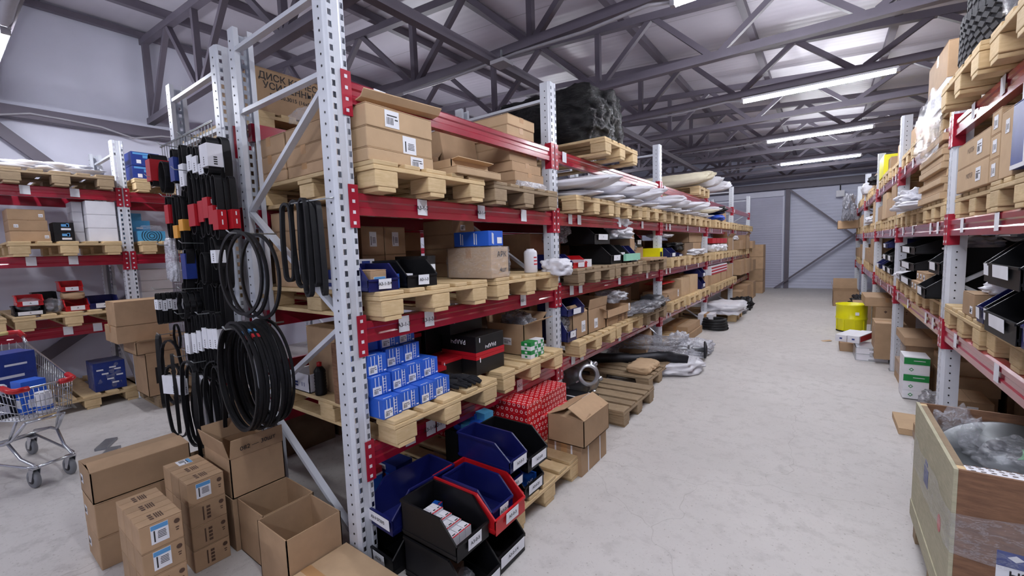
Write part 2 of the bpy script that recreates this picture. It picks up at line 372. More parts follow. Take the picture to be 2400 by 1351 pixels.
dup(L0, (-5.85, TY[2] - .02, 3.32), label='glowing tube light at the upper left edge above the wall aisle')
dup(L0, (-5.2, TY[5], 3.35), label='glowing tube light above the wall aisle behind the double rack')
dup(L0, (-5.2, TY[8], 3.35), label='glowing tube light above the far part of the wall aisle')
dup(L0, (-4.6, TY[0], 3.35), label='glowing tube light behind the camera at the left')
# conduits to the lights
def conduit(label, pts, r=.014):
    o = ob('conduit', MB().tube(pts, r, 6), 'cable_grey'); return tag(o, label, 'conduit')
conduit('pale conduit pipe clipped below the truss nearest the big tube light', [(-4.0, TY[4] - .05, 3.375), (-3.4, TY[4] - .05, 3.355), (-2.75, TY[4] - .05, 3.36), (-2.4, TY[4] - .05, 3.37), (-1.7, TY[4] - .05, 3.345), (-1.15, TY[4] - .05, 3.37), (-1.0, TY[4], 3.36)])
conduit('thin pale conduit running to the largest whole tube light', [(-2.4, TY[6] - .05, 3.37), (-1.7, TY[6] - .05, 3.35), (-1.1, TY[6] - .05, 3.37), (-.93, TY[6], 3.36)], .012)
conduit('thin pale conduit running to the middle tube light', [(-2.4, TY[8] - .05, 3.37), (-1.5, TY[8] - .05, 3.35), (-.93, TY[8] - .06, 3.36)], .012)
conduit('thin pale conduit running to the farthest tube light', [(-2.6, TY[10] - .05, 3.37), (-1.5, TY[10] - .05, 3.35), (-.93, TY[10], 3.36)], .012)
conduit('bundle of pale cables hanging beside the tube light at the upper left', [(-5.12, TY[2] - .03, 3.38), (-4.95, TY[2] - .03, 3.35), (-4.7, TY[2] - .03, 3.37), (-4.2, TY[2] - .03, 3.36)], .04)
t = thing('junction_box', 'flat grey junction box hanging from the truss beside the conduit', 'junction box', (-2.52, TY[4] - .12, 3.27)); ob('cover', MB().box(-.08, .08, -.08, .08, 0, .035), 'cable_grey', t, bev=.004); ob('hanger', MB().box(-.008, .008, -.008, .008, .035, .14), 'galvanised', t)

# ---------------------------------------------------------------- racks
PH, PW, PD = 2.84, .105, .09
def post_mb(h=PH):
    mb = MB(); prof = [(-.09, .028), (-.09, 0), (-.02, 0), (-.012, .005), (0, .010), (0, .016), (0, .033), (-.003, .038), (-.003, .067), (0, .072), (0, .078), (0, .095), (-.012, .100), (-.02, .105), (-.09, .105), (-.09, .077)]
    zs = [0, .03]; z = .03; typ = [0]
    while z + .05 <= h - .01: zs += [z + .026, z + .05]; typ += [1, 0]; z += .05
    zs.append(h); typ.append(0); n = len(prof); vs = [(x, y, zz) for zz in zs for x, y in prof]; fs = []
    for k in range(len(zs) - 1):
        for j in range(n - 1):
            if typ[k] == 1 and j in (5, 10): continue
            a = k * n + j; fs.append((a, a + 1, a + n + 1, a + n))
    mb.add(vs, fs)
    # small round bolt holes on the two flanks
    for k in range(1, int(h / .05)):
        for yy, s in ((-.0006, -1), (.1056, 1)):
            c = Vector((-.045, yy, k * .05 + .02)); mb.add([c + Vector((.0045 * math.cos(q * PI / 3), 0, .0055 * math.sin(q * PI / 3))) for q in range(6)], [tuple(range(6))], 1)
    return mb
POST = post_mb().mesh('post', ['post_steel', 'black_card'])
def add_post(parent, x, y, s):
    o = ob('post', POST, ['post_steel'], parent); o.location = (x, y + (0 if s > 0 else PW), 0); o.rotation_euler = (0, 0, 0 if s > 0 else PI)
    m = o.modifiers.new('sheet', 'SOLIDIFY'); m.thickness = .002; m.offset = -1
    f = ob('foot_plate', MB().box(-.1, .012, -.012, PW + .012, 0, .004), 'galvanised', o); return o
def add_brace(parent, x0, z0, x1, z1, y): ob('brace', MB().bar((x0, y, z0), (x1, y, z1), .022, .034, up=(0, 1, 0)), 'post_steel', parent)
def add_beam(parent, xf, s, y0, y1, zb, cards=(), conn=True):
    d = s * .045; pr = [(0, 0), (0, .034), (-.006, .042), (-.006, .064), (0, .072), (0, .096), (-.01, .105), (-.045, .105), (-.045, 0)]
    bm_ = ob('beam', MB().poly([(s * a, 0, b) for a, b in pr], (0, y1 - y0, 0)), 'red_steel', parent, loc=(xf - s * .004, y0, zb))
    if conn:
        for e, yy in ((0, 0), (1, y1 - y0)):
            q = -1 if e == 0 else 1; a0, a1 = sorted((yy, yy + q * .046))
            mb = MB().box(min(s * .005, s * .009), max(s * .005, s * .009), a0, a1, -.06, .14).box(min(s * .009, s * -.05), max(s * .009, s * -.05), min(yy, yy - q * .004), max(yy, yy - q * .004), -.06, .14)
            for k in range(4): mb.box(min(s * .009, s * .011), max(s * .009, s * .011), a0 + .016, a1 - .016, -.045 + k * .05, -.03 + k * .05, 1)
            ob('connector', mb, ['red_plate', 'white_card'], bm_)
    for c in cards:
        yy, tx = c if isinstance(c, tuple) else (c, None); yy -= y0
        x = s * .0008; mb = MB(); mb.add([(x, yy - .035, .018), (x, yy + .035, .016), (x, yy + .035, .1), (x, yy - .035, .102)], [(0, 1, 2, 3)])
        mb.v = [(v[0] + s * .0035, v[1], v[2]) for v in mb.v]
        cd_ = ob('label_card', mb, 'paper', bm_)
        if tx: letter(tx, .03, 'ink', cd_, (x + s * .0045, yy, .055), (0, s, 0), (0, 0, 1), 'writing')
    return bm_
def rack(name, label, xf, xr, ys, tops, cards, braces=True, rear=True, yo=0, bays=None):
    s = 1 if xf > xr else -1; R = thing(name, label, 'pallet rack', (0, 0, 0)); R.location = (xf, ys[0], 0)
    sub = lambda p: p
    H = bpy.data.objects.new; K = Vector(R.location)
    for i, y in enumerate(ys):
        for x, ss in ((xf, s), (xr, -s)):
            o = add_post(R, x - K.x, y + (yo if ss != s else 0) - K.y, ss)
        if braces:
            ym = y + PW / 2 - K.y; a, b = xf - s * .08 - K.x, xr + s * .08 - K.x
            for za, zb in ((2.72, 2.72), (2.37, 2.37), (2.33, 1.80), (1.22, 1.80), (1.20, .68), (.08, .64)): add_brace(R, a, za, b, zb, ym)
    for k, (y, yn) in enumerate(zip(ys, ys[1:])):
        for j, z in enumerate(tops):
            if bays and (k, j) in bays: continue
            add_beam(R, xf - K.x, s, y + PW - K.y, yn - K.y, z - .105, [((c[0] - K.y, c[1]) if isinstance(c, tuple) else c - K.y) for c in cards.get((k, j), [])])
            if rear: add_beam(R, xr - K.x, -s, y + PW - K.y, yn - K.y, z - .105, conn=False)
    return R
XL, XLR = -1.782, -2.83
YL = [1.13, 3.03, 5.82, 8.62, 11.42, 14.22]
TL = [.585, 1.205, 1.82, 2.33]
rnd.seed(3)
cards = {(0, 3): [(1.40, 'A3-1-5')], (0, 2): [(1.64, 'A3-1-2'), (2.14, 'A3-1-4'), (2.62, '')], (0, 1): [(1.47, 'A3-1-3'), (1.65, 'A3-1-3/1'), (2.58, 'A3-1')], (0, 0): [(1.47, 'A3-1-1'), (1.62, 'A3-1-1/1'), (1.70, 'A3-1-2/1'), (2.5, 'A3-1')]}
for k in range(1, 5):
    for j in range(4):
        if j == 3: cards[(k, j)] = [YL[k] + .22]
        else: cards[(k, j)] = [YL[k] + .3, YL[k] + .47, YL[k] + 1.35 + .1 * rnd.random(), YL[k] + 2.1 + .3 * rnd.random()]
rack('pallet_rack', 'long pallet rack with crimson beams and white posts left of the aisle', XL, XLR, YL, TL, cards, yo=.03)
rack('pallet_rack', 'pallet rack standing back to back behind the left aisle rack', -3.04, -4.06, [y + .05 for y in YL[:4]], TL, {}, yo=.03)
YR = [1.42, 3.93, 6.42, 9.0, 11.6, 14.2]; TR = [.945, 1.63, 2.255]; XR = .645
rcards = {}
for k in range(5):
    for j in range(3): rcards[(k, j)] = [YR[k] + .25 + .1 * rnd.random(), YR[k] + .6, YR[k] + 1.4 + .2 * rnd.random(), YR[k] + 2.0 + .2 * rnd.random()]
rr = rack('pallet_rack', 'long pallet rack with crimson beams and white posts right of the aisle', XR, XR + 1.05, YR, TR, rcards)
SHORT = post_mb(2.36).mesh('post', ['post_steel', 'black_card'])
for c_ in rr.children:
    if c_.data is POST and abs(c_.location.y - (YR[1] - YR[0]) - PW) < .06 and c_.location.x < .1: c_.data = SHORT
XB = -6.2
YB = [-1.2, 1.32, 3.84, 6.36]; TB = [.905, 1.615, 2.30]
rack('pallet_rack', 'pallet rack with crimson beams along the left wall', XB, XB - 1.05, YB, TB, {(0, 2): [.66, 1.0], (0, 1): [.64, .93], (0, 0): [.83, 1.05], (1, 2): [2.2]})

# ---------------------------------------------------------------- pallets (1.2 m along x, 0.8 m along y)
def pallet(label, x, y, z, m='pallet_wood', rz=0, detail=True, group=None):
    """x, y = centre, z = underside"""
    key = (m, detail)
    if key in KIDS:
        r = KIDS[key].copy(); C.objects.link(r); r.location = (x, y, z); r.rotation_euler = (0, 0, rz); r['label'] = label
        for c in KIDS[key].children: q = c.copy(); C.objects.link(q); q.parent = r
        if group: r['group'] = group
        return r
    W2, D2 = .6, .4; g = group
    deck = [(-.4, .145), (-.21, .1), (0, .145), (.21, .1), (.4, .145)]
    yb = [(-.3275, .145), (0, .145), (.3275, .145)]
    if detail:
        t = thing('pallet', label, 'pallet', (x, y, z), rz, g)
        q = random.Random(5)
        for c, w_ in ((-.3275, .145), (-.165, .1), (0, .145), (.165, .1), (.3275, .145)): ob('deck_board', MB().box(-W2, W2, c - w_ / 2, c + w_ / 2, .122, .144), m, t, bev=.004)
        for c in (-.53, 0, .53): ob('cross_board', MB().box(c - .0725, c + .0725, -D2, D2, .1, .1215), m, t, bev=.003)
        for cx in (-.53, 0, .53):
            for cy, w_ in yb: ob('block', MB().box(cx - .0715, cx + .0715, cy - w_ / 2 * .9, cy + w_ / 2 * .9, .0225, .0995), m, t, bev=.005)
        for c, w_ in yb: ob('bottom_board', MB().box(-W2, W2, c - w_ / 2 * .7, c + w_ / 2 * .7, 0, .022), m, t, bev=.003)
    else:
        mb = MB()
        for c, w_ in ((-.3275, .145), (-.165, .1), (0, .145), (.165, .1), (.3275, .145)): mb.box(-W2, W2, c - w_ / 2, c + w_ / 2, .122, .144)
        for c in (-.53, 0, .53): mb.box(c - .0725, c + .0725, -D2, D2, .1, .122)
        for cx in (-.53, 0, .53):
            for cy, w_ in yb: mb.box(cx - .0715, cx + .0715, cy - w_ / 2 * .9, cy + w_ / 2 * .9, .022, .1)
        for c, w_ in yb: mb.box(-W2, W2, c - w_ / 2 * .7, c + w_ / 2 * .7, 0, .022)
        t = ob('pallet', mb, m, loc=(x, y, z)); t.rotation_euler = (0, 0, rz); tag(t, label, 'pallet', g)
    KIDS[key] = t; return t
LV = ['lowest beam', 'second beam', 'third beam', 'top beam']
G = 'pallets on the racks'
# left rack: near bay
PXL = -2.29
pallet('clean wooden pallet on the lowest beam under the blue boxes', PXL + .045, 1.665, .5855, group=G)
pallet('wooden pallet on the lowest beam under the black and red boxes', PXL + .015, 2.56, .5855, group=G)
pallet('wooden pallet on the second beam under the blue and black parts bins', PXL, 1.66, 1.2055, group=G)
pallet('wooden pallet on the second beam under the film wrapped carton', PXL, 2.55, 1.2055, group=G)
pallet('wooden pallet on the third beam under the three long taped cartons', PXL + .01, 1.66, 1.8205, group=G)
pallet('grey worn wooden pallet on the third beam under the stack of flat cartons', PXL, 2.56, 1.8205, 'aged_wood', group=G)
for k in range(1, 5):
    ends = ['second', 'third', 'fourth', 'fifth']
    for j in range(3):
        if j == 0 and k == 4: continue
        for i in range(3):
            old = (j == 1 and k == 1) or (j == 0 and k == 1 and i == 2)
            pallet('wooden pallet on the %s of the left rack, %s in the %s bay' % (LV[j], ORD[i], ends[k - 1]), PXL + .02 * ((i + k) % 2), YL[k] + .60 + i * .86, TL[j] + .0005, 'aged_wood' if old else 'pallet_wood', detail=(k == 1), group=G)
pallet('wooden pallet on the top beam under the bulky load wrapped in black film', -2.15, 3.95, 2.3305, group=G)
pallet('wooden pallet on the top beam under the rolled fabric bundles', PXL, 8.0, 2.3305, detail=False, group=G)
pallet('wooden pallet on the floor under the second row of parts bins', -1.90, 2.10, 0, group='pallets on the floor')
pallet('wooden pallet on the floor under the far end of the red ringed boxes', -2.06, 2.93, 0, group='pallets on the floor')
pallet('grey wooden pallet on the floor behind the post, under the castings', -1.93, 3.75, 0, 'aged_wood', group='pallets on the floor')
pallet('grey wooden pallet on the floor carrying the folded paper sacks', -2.05, 4.75, 0, 'aged_wood', group='pallets on the floor')
pallet('wooden pallet on the floor under cartons and film beyond the third post', -2.3, 6.6, 0, detail=False, group='pallets on the floor')
# right rack
for k in range(5):
    for j in range(3):
        for i in range(3 if k else 2):
            if k == 0 and j == 2: continue
            y = YR[k] + .5 + i * .81 + (.75 if k == 0 else 0)
            pallet('wooden pallet on the %s of the right rack, %s in the %s bay' % (['lowest beam', 'middle beam', 'top beam'][j], ORD[i], ['nearest', 'second', 'third', 'fourth', 'farthest'][k]), XR + .615 - .02 * ((i + j) % 2), y, TR[j] + .0005, detail=(k < 2), group=G)
# wall rack
pallet('grey pallet with white sheeting on the top beam of the wall rack', XB - .5, .9, 2.3005, 'aged_wood', group=G)
pallet('pallet on the middle beam of the wall rack under brown and white cartons', XB - .5, .9, 1.6155, group=G)
pallet('pallet on the lowest beam of the wall rack under small red bins', XB - .5, .87, .9055, group=G)
pallet('pallet at the left frame edge on the lowest beam of the wall rack', XB - .5, .03, .9055, group=G)
pallet('pallet under the blue boxes on the top beam of the wall rack', XB - .5, 1.86, 2.3005, group=G)
pallet('pallet under the teal boxes on the middle beam of the wall rack', XB - .5, 1.86, 1.6155, group=G)
pallet('wooden pallet on the floor under the film wrapped blue box', -6.82, .95, 0, rz=0, group='pallets on the floor')
pallet('grey wooden pallet on the floor under the carton with the round emblem', -6.15, 1.72, 0, 'aged_wood', group='pallets on the floor')
# rack behind
for j in (1, 2, 3):
    for i in range(2): pallet('pallet on the %s of the rack behind, %s from its near end' % (LV[j], ORD[i]), -3.55, 1.72 + .86 * i, TL[j] + .0005, detail=False, group=G)

# ---------------------------------------------------------------- builders for goods
def carton(label, x0, x1, y0, y1, z0, z1, m='cardboard', seam='y', st=(), group=None, rz=0, tape=True, name='cardboard_box', flaps=None, th=.005, cat='cardboard box', tapem='tape'):
    """closed (flaps=None) or open carton. seam = axis along which the top flaps meet. st: stickers (face,u,v,w,h,blue)"""
    cx, cy = (x0 + x1) / 2, (y0 + y1) / 2; a, b, c = (x1 - x0) / 2, (y1 - y0) / 2, z1 - z0
    t = thing(name, label, cat, (cx, cy, z0), rz, group); B = (-a, a, -b, b, 0, c)
    if flaps is None:
        ob('body', MB().box(-a, a, -b, b, 0, c - .004), m, t, bev=min(.004, c / 8))
        g = .0012
        if seam == 'x':
            ob('flap', MB().box(-a, a, -b, -g, c - .0038, c), m, t, bev=.0012); ob('flap', MB().box(-a, a, g, b, c - .0038, c), m, t, bev=.0012)
            if tape: tp = MB().box(-a - .0006, a + .0006, -.024, .024, c, c + .0008).box(a, a + .0008, -.024, .024, c - min(.07, c / 2), c + .0008).box(-a - .0008, -a, -.024, .024, c - min(.07, c / 2), c + .0008); ob('tape', tp, tapem, t)
        else:
            ob('flap', MB().box(-a, -g, -b, b, c - .0038, c), m, t, bev=.0012); ob('flap', MB().box(g, a, -b, b, c - .0038, c), m, t, bev=.0012)
            if tape: tp = MB().box(-.024, .024, -b - .0006, b + .0006, c, c + .0008).box(-.024, .024, b, b + .0008, c - min(.07, c / 2), c + .0008).box(-.024, .024, -b - .0008, -b, c - min(.07, c / 2), c + .0008); ob('tape', tp, tapem, t)
    else:
        mb = MB().box(-a, a, -b, b, 0, th).box(-a, -a + th, -b, b, 0, c).box(a - th, a, -b, b, 0, c).box(-a, a, -b, -b + th, 0, c).box(-a, a, b - th, b, 0, c)
        ob('body', mb, m, t)
        for f, ang, ln in flaps:      # angle from straight up (0) outward (positive), inward (negative)
            r = math.radians(ang); q = Vector((0, 0, 1)) * math.cos(r)
            o_ = {'+x': ((a, -b, c), (0, 2 * b, 0), (1, 0, 0)), '-x': ((-a, -b, c), (0, 2 * b, 0), (-1, 0, 0)), '+y': ((-a, b, c), (2 * a, 0, 0), (0, 1, 0)), '-y': ((-a, -b, c), (2 * a, 0, 0), (0, -1, 0))}[f]
            o0, e, n = Vector(o_[0]), Vector(o_[1]), Vector(o_[2]); d = (q + n * math.sin(r)) * ln; nn = e.normalized().cross(d.normalized()) * .004
            s_ = .004; p = [o0 + e * s_, o0 + e * (1 - s_), o0 + e * (1 - s_) + d - e.normalized() * .006, o0 + e * s_ + d + e.normalized() * .006]
            ob('flap', MB().poly(p, nn), m, t)
    for k, s_ in enumerate(st): sticker(B, s_[0], s_[1], s_[2], s_[3], s_[4], t, blue=(len(s_) > 5 and s_[5]), seed=k + 3)
    return t, B
def box1(name, label, cat, x0, x1, y0, y1, z0, z1, m, marks=(), group=None, rz=0, bev=.002, mats=()):
    """a plain printed box as one mesh; marks: (face,u,v,w,h,mi)"""
    cx, cy = (x0 + x1) / 2, (y0 + y1) / 2; a, b, c = (x1 - x0) / 2, (y1 - y0) / 2, z1 - z0; B = (-a, a, -b, b, 0, c)
    mb = MB().box(*B)
    for f, u, v, w_, h_, mi in marks: patch(mb, B, f, u, v, w_, h_, mi)
    o = ob(name, mb, [m] + list(mats), loc=(cx, cy, z0)); o.rotation_euler = (0, 0, rz); return tag(o, label, cat, group), B
def bin_part(L, W, H, lip=.42, sl=.26, th=.004):
    """stacking bin, open front towards +x, centred, base at z=0"""
    mb = MB(); a, b = L / 2, W / 2; tp = .012
    for s in (-1, 1):
        y0 = s * b; n = (0, -s * th, 0)
        mb.poly([(-a, y0, 0), (a, y0, 0), (a + .004, y0, H * lip), (a - L * sl, y0, H), (-a, y0, H)], n)
        mb.bar((-a, s * (b + .002), H - .004), (a - L * sl, s * (b + .002), H - .004), .010, .010); mb.bar((a - L * sl, s * (b + .002), H - .004), (a + .003, s * (b + .002), H * lip), .008, .009)
        mb.bar((-a, s * (b + .001), H * .12), (a, s * (b + .001), H * .12), .004, .012)
    mb.box(-a, a, -b, b, 0, th).box(-a, -a + th, -b, b, 0, H).box(a - th, a + .004, -b, b, 0, H * lip)
    mb.bar((-a, -b, H - .004), (-a, b, H - .004), .012, .012); mb.bar((a + .004, -b, H * lip), (a + .004, b, H * lip), .012, .010)
    for s in (-.5, 0, .5): mb.box(-a - .002, -a, s * b - .01, s * b + .01, H * .1, H * .8)
    return mb
def pbin(label, x, y, z, L, W, H, m, rz=0, card='', lip=.42, sl=.26, group=None, cw=.6):
    t = thing('parts_bin', label, 'storage bin', (x, y, z), rz, group); ob('shell', bin_part(L, W, H, lip, sl), m, t)
    if card is not None:
        h_ = min(.05, H * lip * .8); c = MB().poly([(L / 2 + .012, -W * cw / 2, H * lip - h_), (L / 2 + .012, W * cw / 2, H * lip - h_ - .002), (L / 2 + .0145, W * cw / 2, H * lip + .004), (L / 2 + .0145, -W * cw / 2, H * lip + .004)], (.001, 0, 0))
        o = ob('label_card', c, 'paper', t)
        if card: letter(card, min(h_ * .6, .022), 'ink', o, (L / 2 + .0165, 0, H * lip - h_ * .45), (0, 1, 0), (0, 0, 1), 'writing')
    return t
def blob(name, label, cat, x0, x1, y0, y1, z0, z1, m, seed=0, amp=.25, sub=4, freq=2.2, sq=.5, group=None, rz=0, parent=None, ridge=True, tip=0):
    """crumpled bag or wrapped thing filling the given box; sq = squareness"""
    bm = bmesh.new(); bmesh.ops.create_icosphere(bm, subdivisions=sub, radius=1); c = Vector(((x0 + x1) / 2, (y0 + y1) / 2, 0)); a, b, h_ = (x1 - x0) / 2, (y1 - y0) / 2, (z1 - z0)
    off = Vector((seed * 3.7, seed * 1.3, seed * 2.1))
    for v in bm.verts:
        p = v.co.copy(); mx = max(abs(p.x), abs(p.y), abs(p.z)); q = p.lerp(p / mx, sq); nz = noise.noise(p * freq + off) + .5 * noise.noise(p * freq * 2.3 + off) + (.35 * (1 - 2 * abs(noise.noise(p * freq * 3.1 + off * 2))) if ridge else 0)
        q *= 1 + amp * (nz - .25)
        if tip: q.z += tip * max(0, q.x) ** 2; q.y *= 1 - .45 * max(0, q.x) ** 2
        v.co = Vector((q.x * a, q.y * b, max(0, (q.z + .92) / 1.92) * h_))
    xs = [v.co.x for v in bm.verts]; ys = [v.co.y for v in bm.verts]; zs = [v.co.z for v in bm.verts]
    for v in bm.verts: v.co.x *= 2 * a / (max(xs) - min(xs)); v.co.y *= 2 * b / (max(ys) - min(ys)); v.co.z *= h_ / max(zs)
    me = bpy.data.meshes.new(name); bm.to_mesh(me); bm.free(); me.materials.append(M[m])
    for p in me.polygons: p.use_smooth = True
    o = bpy.data.objects.new(name, me); C.objects.link(o)
    if parent: o.parent = parent; o.location = (c.x, c.y, z0); return o
    o.location = (c.x, c.y, z0); o.rotation_euler = (0, 0, rz); return tag(o, label, cat, group)

# ================================================================= foreground: cartons on the floor at the rack's end
G1 = 'long cartons in the left stack'
for i, (z0, z1, d) in enumerate(((0, .163, .006), (.163, .341, 0), (.341, .511, -.008))):
    carton('long brown carton, %s of the tall stack left of the labelled boxes' % ['bottom one', 'middle one', 'topmost'][i], -3.14 + d, -2.88 + d, .397, .815 + d, z0, z1 - (.012 if i == 2 else 0), seam='y', tape=False, group=G1, st=[('-y', .22, .5, .05, .045)], flaps=None if i < 2 else [('+x', -83, .125), ('-x', -86, .12)])
G2 = 'small labelled cartons'
def small_box(label, x, y0, y1, z0, z1, stick=None, prt=False):
    t, B = carton(label, x - .112, x, y0, y1, z0, z1, seam='y', tape=False, group=G2, st=[stick] if stick else [])
    if prt:
        m = MB()
        for k in range(4): patch(m, B, '+z', .5, .62 - .05 * k, .05, .004, 0, .001, .0004)
        for k in range(3): patch(m, B, '+z', .32 + .18 * k, .36, .012, .014, 0, .001, .0004)
        ob('print', m, 'ink_brown', t)
    if x > -2.46 and x < -2.44 or x > -2.22 and x < -2.2:
        m = MB(); c, r, u, n = on_face(B, '+x', .86, .72); m.poly([c + (r * math.cos(a) + u * math.sin(a)) * .0105 for a in [i * PI / 6 for i in range(12)]], n * .0004)
        for k in range(2): patch(m, B, '+x', .86, .48 - .09 * k, .012 - .003 * k, .005, 0, .001, .0004)
        if not stick:
            for k in range(4): patch(m, B, '+x', .5, .72 - .16 * k, .016, .012, 0, .001, .0004)
            patch(m, B, '+x', .36, .5, .006, .07, 0, .001, .0004)
        ob('print', m, 'ink_brown', t)
    return t
rows = ['floor row', 'second row', 'third row', 'top row']; cols = ['front', 'middle', 'back']
for j in range(4):
    z0, z1 = [(0, .112), (.112, .229), (.229, .34), (.34, .456)][j]
    for i in range(3):
        small_box('small brown carton in the block beside the open box, %s, %s one' % (rows[j], cols[i]), -2.447 - i * .1155, .656, .812, z0, z1, ('+x', .42, .55, .062, .075, True) if (i == 0 and j == 3) else (('+z', .45, .5, .07, .06, True) if (i == 2 and j == 3) else None), j == 3)
        small_box('small brown carton in the nearest block of labelled boxes, %s, %s one' % (rows[j], cols[i]), -2.213 - i * .1155 + 0, .422, .567, z0, z1, ('+x', .45, .55, .06, .08, True) if (i == 0 and j >= 2) else None, j == 3)
# upright open carton with handwriting, on a second carton
t, B = carton('lower brown carton under the tall open box with handwriting', -2.80, -2.449, .84, 1.115, 0, .283, seam='x', tape=False)
t, B = carton('open brown carton with handwritten 082 and quantity on its side', -2.79, -2.45, .845, 1.115, .284, .50, m='cardboard', flaps=[('+x', 8, .10), ('-y', 12, .10), ('-x', 25, .10)])
letter('082 — 30шт', .034, 'ink', t, (B[1] + .006 + .0125, .0, .262), (0, 1, .06), (.14, 0, 1), 'handwriting')
t, B = carton('open empty brown carton, left of the two standing side by side', -2.447, -2.162, .862, 1.118, 0, .283, flaps=[])
t, B = carton('open empty brown carton, nearest of the two standing beside the post', -2.157, -1.885, .835, 1.10, 0, .283, flaps=[])
t, B = carton('flat taped brown carton lying at the foot of the end post', -1.878, -1.47, .70, 1.115, 0, .115, m='cardboard_pale', seam='x')
carton('opened brown carton standing behind the long box stack', -3.18, -2.90, .86, 1.14, 0, .33, flaps=[('-y', 30, .1), ('+x', 20, .09)])
# two cartons in the aisle by the red boxes
t, B = carton('strapped brown carton on the floor of the aisle', -1.535, -1.27, 2.462, 2.86, 0, .215, seam='y', st=[('-y', .55, .45, .075, .045)])
mb = MB()
for u in (.25, .72):
    mb.box(B[0] - .0015, B[1] + .0015, B[2] + (B[3] - B[2]) * u - .006, B[2] + (B[3] - B[2]) * u + .006, B[5], B[5] + .0015).box(B[1], B[1] + .0015, B[2] + (B[3] - B[2]) * u - .006, B[2] + (B[3] - B[2]) * u + .006, 0.002, B[5])
    xx = B[0] + (B[1] - B[0]) * u; mb.box(xx - .006, xx + .006, B[2] - .0015, B[2], .002, B[5]).box(xx - .006, xx + .006, B[2], B[3], B[5] + .0015, B[5] + .003)
ob('strap', mb, 'white_card', t)
t, B = carton('brown carton with half open flaps on top of the strapped one', -1.51, -1.235, 2.435, 2.83, .219, .40, flaps=[('+x', -62, .14), ('-x', -66, .14), ('-y', -85, .12), ('+y', -85, .12)])
blob('film_packet', 'clear film packet inside the half open carton in the aisle', 'packet', -1.47, -1.28, 2.5, 2.8, .23, .36, 'clear_film', 5, .2)

# ================================================================= near bay, third beam: long cartons
D4 = 1.9655; D3 = 1.3505; D2 = .7305; D5 = 2.4755
for i, (a, b) in enumerate(((0, .062), (.063, .158), (.159, .262))):
    for j in range(3):
        x1 = -1.715 - j * .375; d = .01 * ((i + j) % 2)
        carton('long taped carton on the third beam, %s of the %s stack' % (['bottom', 'middle', 'top'][i], ['front', 'second', 'rear'][j]), x1 - .365 + d, x1 - d * .5, 1.262, 1.672 - .03 * j, D4 + a, D4 + b, m='cardboard' if j else 'cardboard_pale', seam='y', group='long taped cartons on the third beam', st=[('+x', [.72, .62, .36][i], [.4, .45, .5][i], .085, [.055, .085, .08][i])] if j == 0 else ())
o = ob('cardboard_sheet', MB().poly([(-.16, 0, .0), (.12, 0, .004), (.15, 0, .03), (.15, 0, .034), (.115, 0, .009), (-.16, 0, .005)], (0, .50, .0)), 'cardboard_pale', loc=(-1.86, 1.262, D4 + .265)); o.rotation_euler = (.05, -.16, 0); tag(o, 'brown cardboard lid lying tilted over the long taped cartons', 'cardboard lid')
blob('film_sheet', 'loose clear stretch film around the long taped cartons', 'plastic film', -2.42, -2.2, 1.256, 1.30, D4 + .29, D4 + .36, 'clear_film', 9, .3)
# opened cartons in the middle
carton('open carton with raised flap behind the long taped cartons', -2.38, -2.08, 1.74, 2.08, D4, 2.15, flaps=[('-x', 20, .16), ('+y', 40, .12)])
t, B = carton('large tilted carton with a small label on the third beam', -2.36, -2.06, 2.12, 2.50, D4 + .015, D4 + .37, m='cardboard', seam='y', st=[('-y', .12, .6, .04, .06)]); t.rotation_euler = (math.radians(3), math.radians(-7), .05)
carton('shallow brown tray carton on the lower tray, third beam', -2.06, -1.76, 1.86, 2.2, D4 + .045, D4 + .10, flaps=[('+x', 80, .05), ('-x', -10, .05)], m='cardboard_pale')
carton('shallow brown tray carton lying on the pallet edge, third beam', -2.04, -1.66, 1.80, 2.20, D4, D4 + .042, m='cardboard_pale', seam='y', tape=False)
# flat carton stack
zz = D4
for i, (h_, d, w_) in enumerate(((.055, 0, .41), (.068, .0, .385), (.07, .015, .38), (.1, .03, .36), (.062, .02, .36), (.088, .04, .345), (.072, .035, .345))):
    carton('flat carton in the tall stack beside the second post, %s from the bottom' % ORD[i], -2.16, -1.79 - d, 2.535 - .5 * d, 2.535 - .5 * d + w_, zz, zz + h_, seam='x', m='cardboard_pale' if i > 4 else 'cardboard', group='flat cartons by the second post'); zz += h_ + .001
blob('bubble_wrap', 'bubble wrap sleeve over the bottom flat carton by the second post', 'bubble wrap', -1.80, -1.765, 2.53, 2.95, D4 + .002, D4 + .058, 'milky_film', 4, .12, 3, 3, .9)

# ================================================================= near bay, second beam
for i in range(2):
    for j in range(2):
        carton('dim brown carton at the back of the second shelf, %s %s' % (['left', 'right'][i], ['below', 'above'][j]), -2.62, -2.25, 1.57 + .17 * i, 1.735 + .17 * i, D3 + .175 * j, D3 + .174 + .175 * j, m='cardboard', tape=False, st=[('+x', .5, .55, .05, .09)] if j else (), group='dim cartons at the back of the second shelf')
pbin('blue bin with a white card reading A3-1-3/4 on the second shelf', -1.86, 1.315, D3, .26, .175, .13, 'blue_plastic', card='A3-1-3/4', cw=.42)
carton('small brown box standing in the blue bin on the second shelf', -1.90, -1.755, 1.262, 1.355, D3 + .006, D3 + .102, tape=False, st=[('+x', .55, .42, .068, .045, True)], name='small_carton')
t, B = carton('blue box with a white label behind the blue bin', -2.02, -1.76, 1.408, 1.44, D3, D3 + .075, m='blue_card', tape=False, name='blue_box', cat='box')
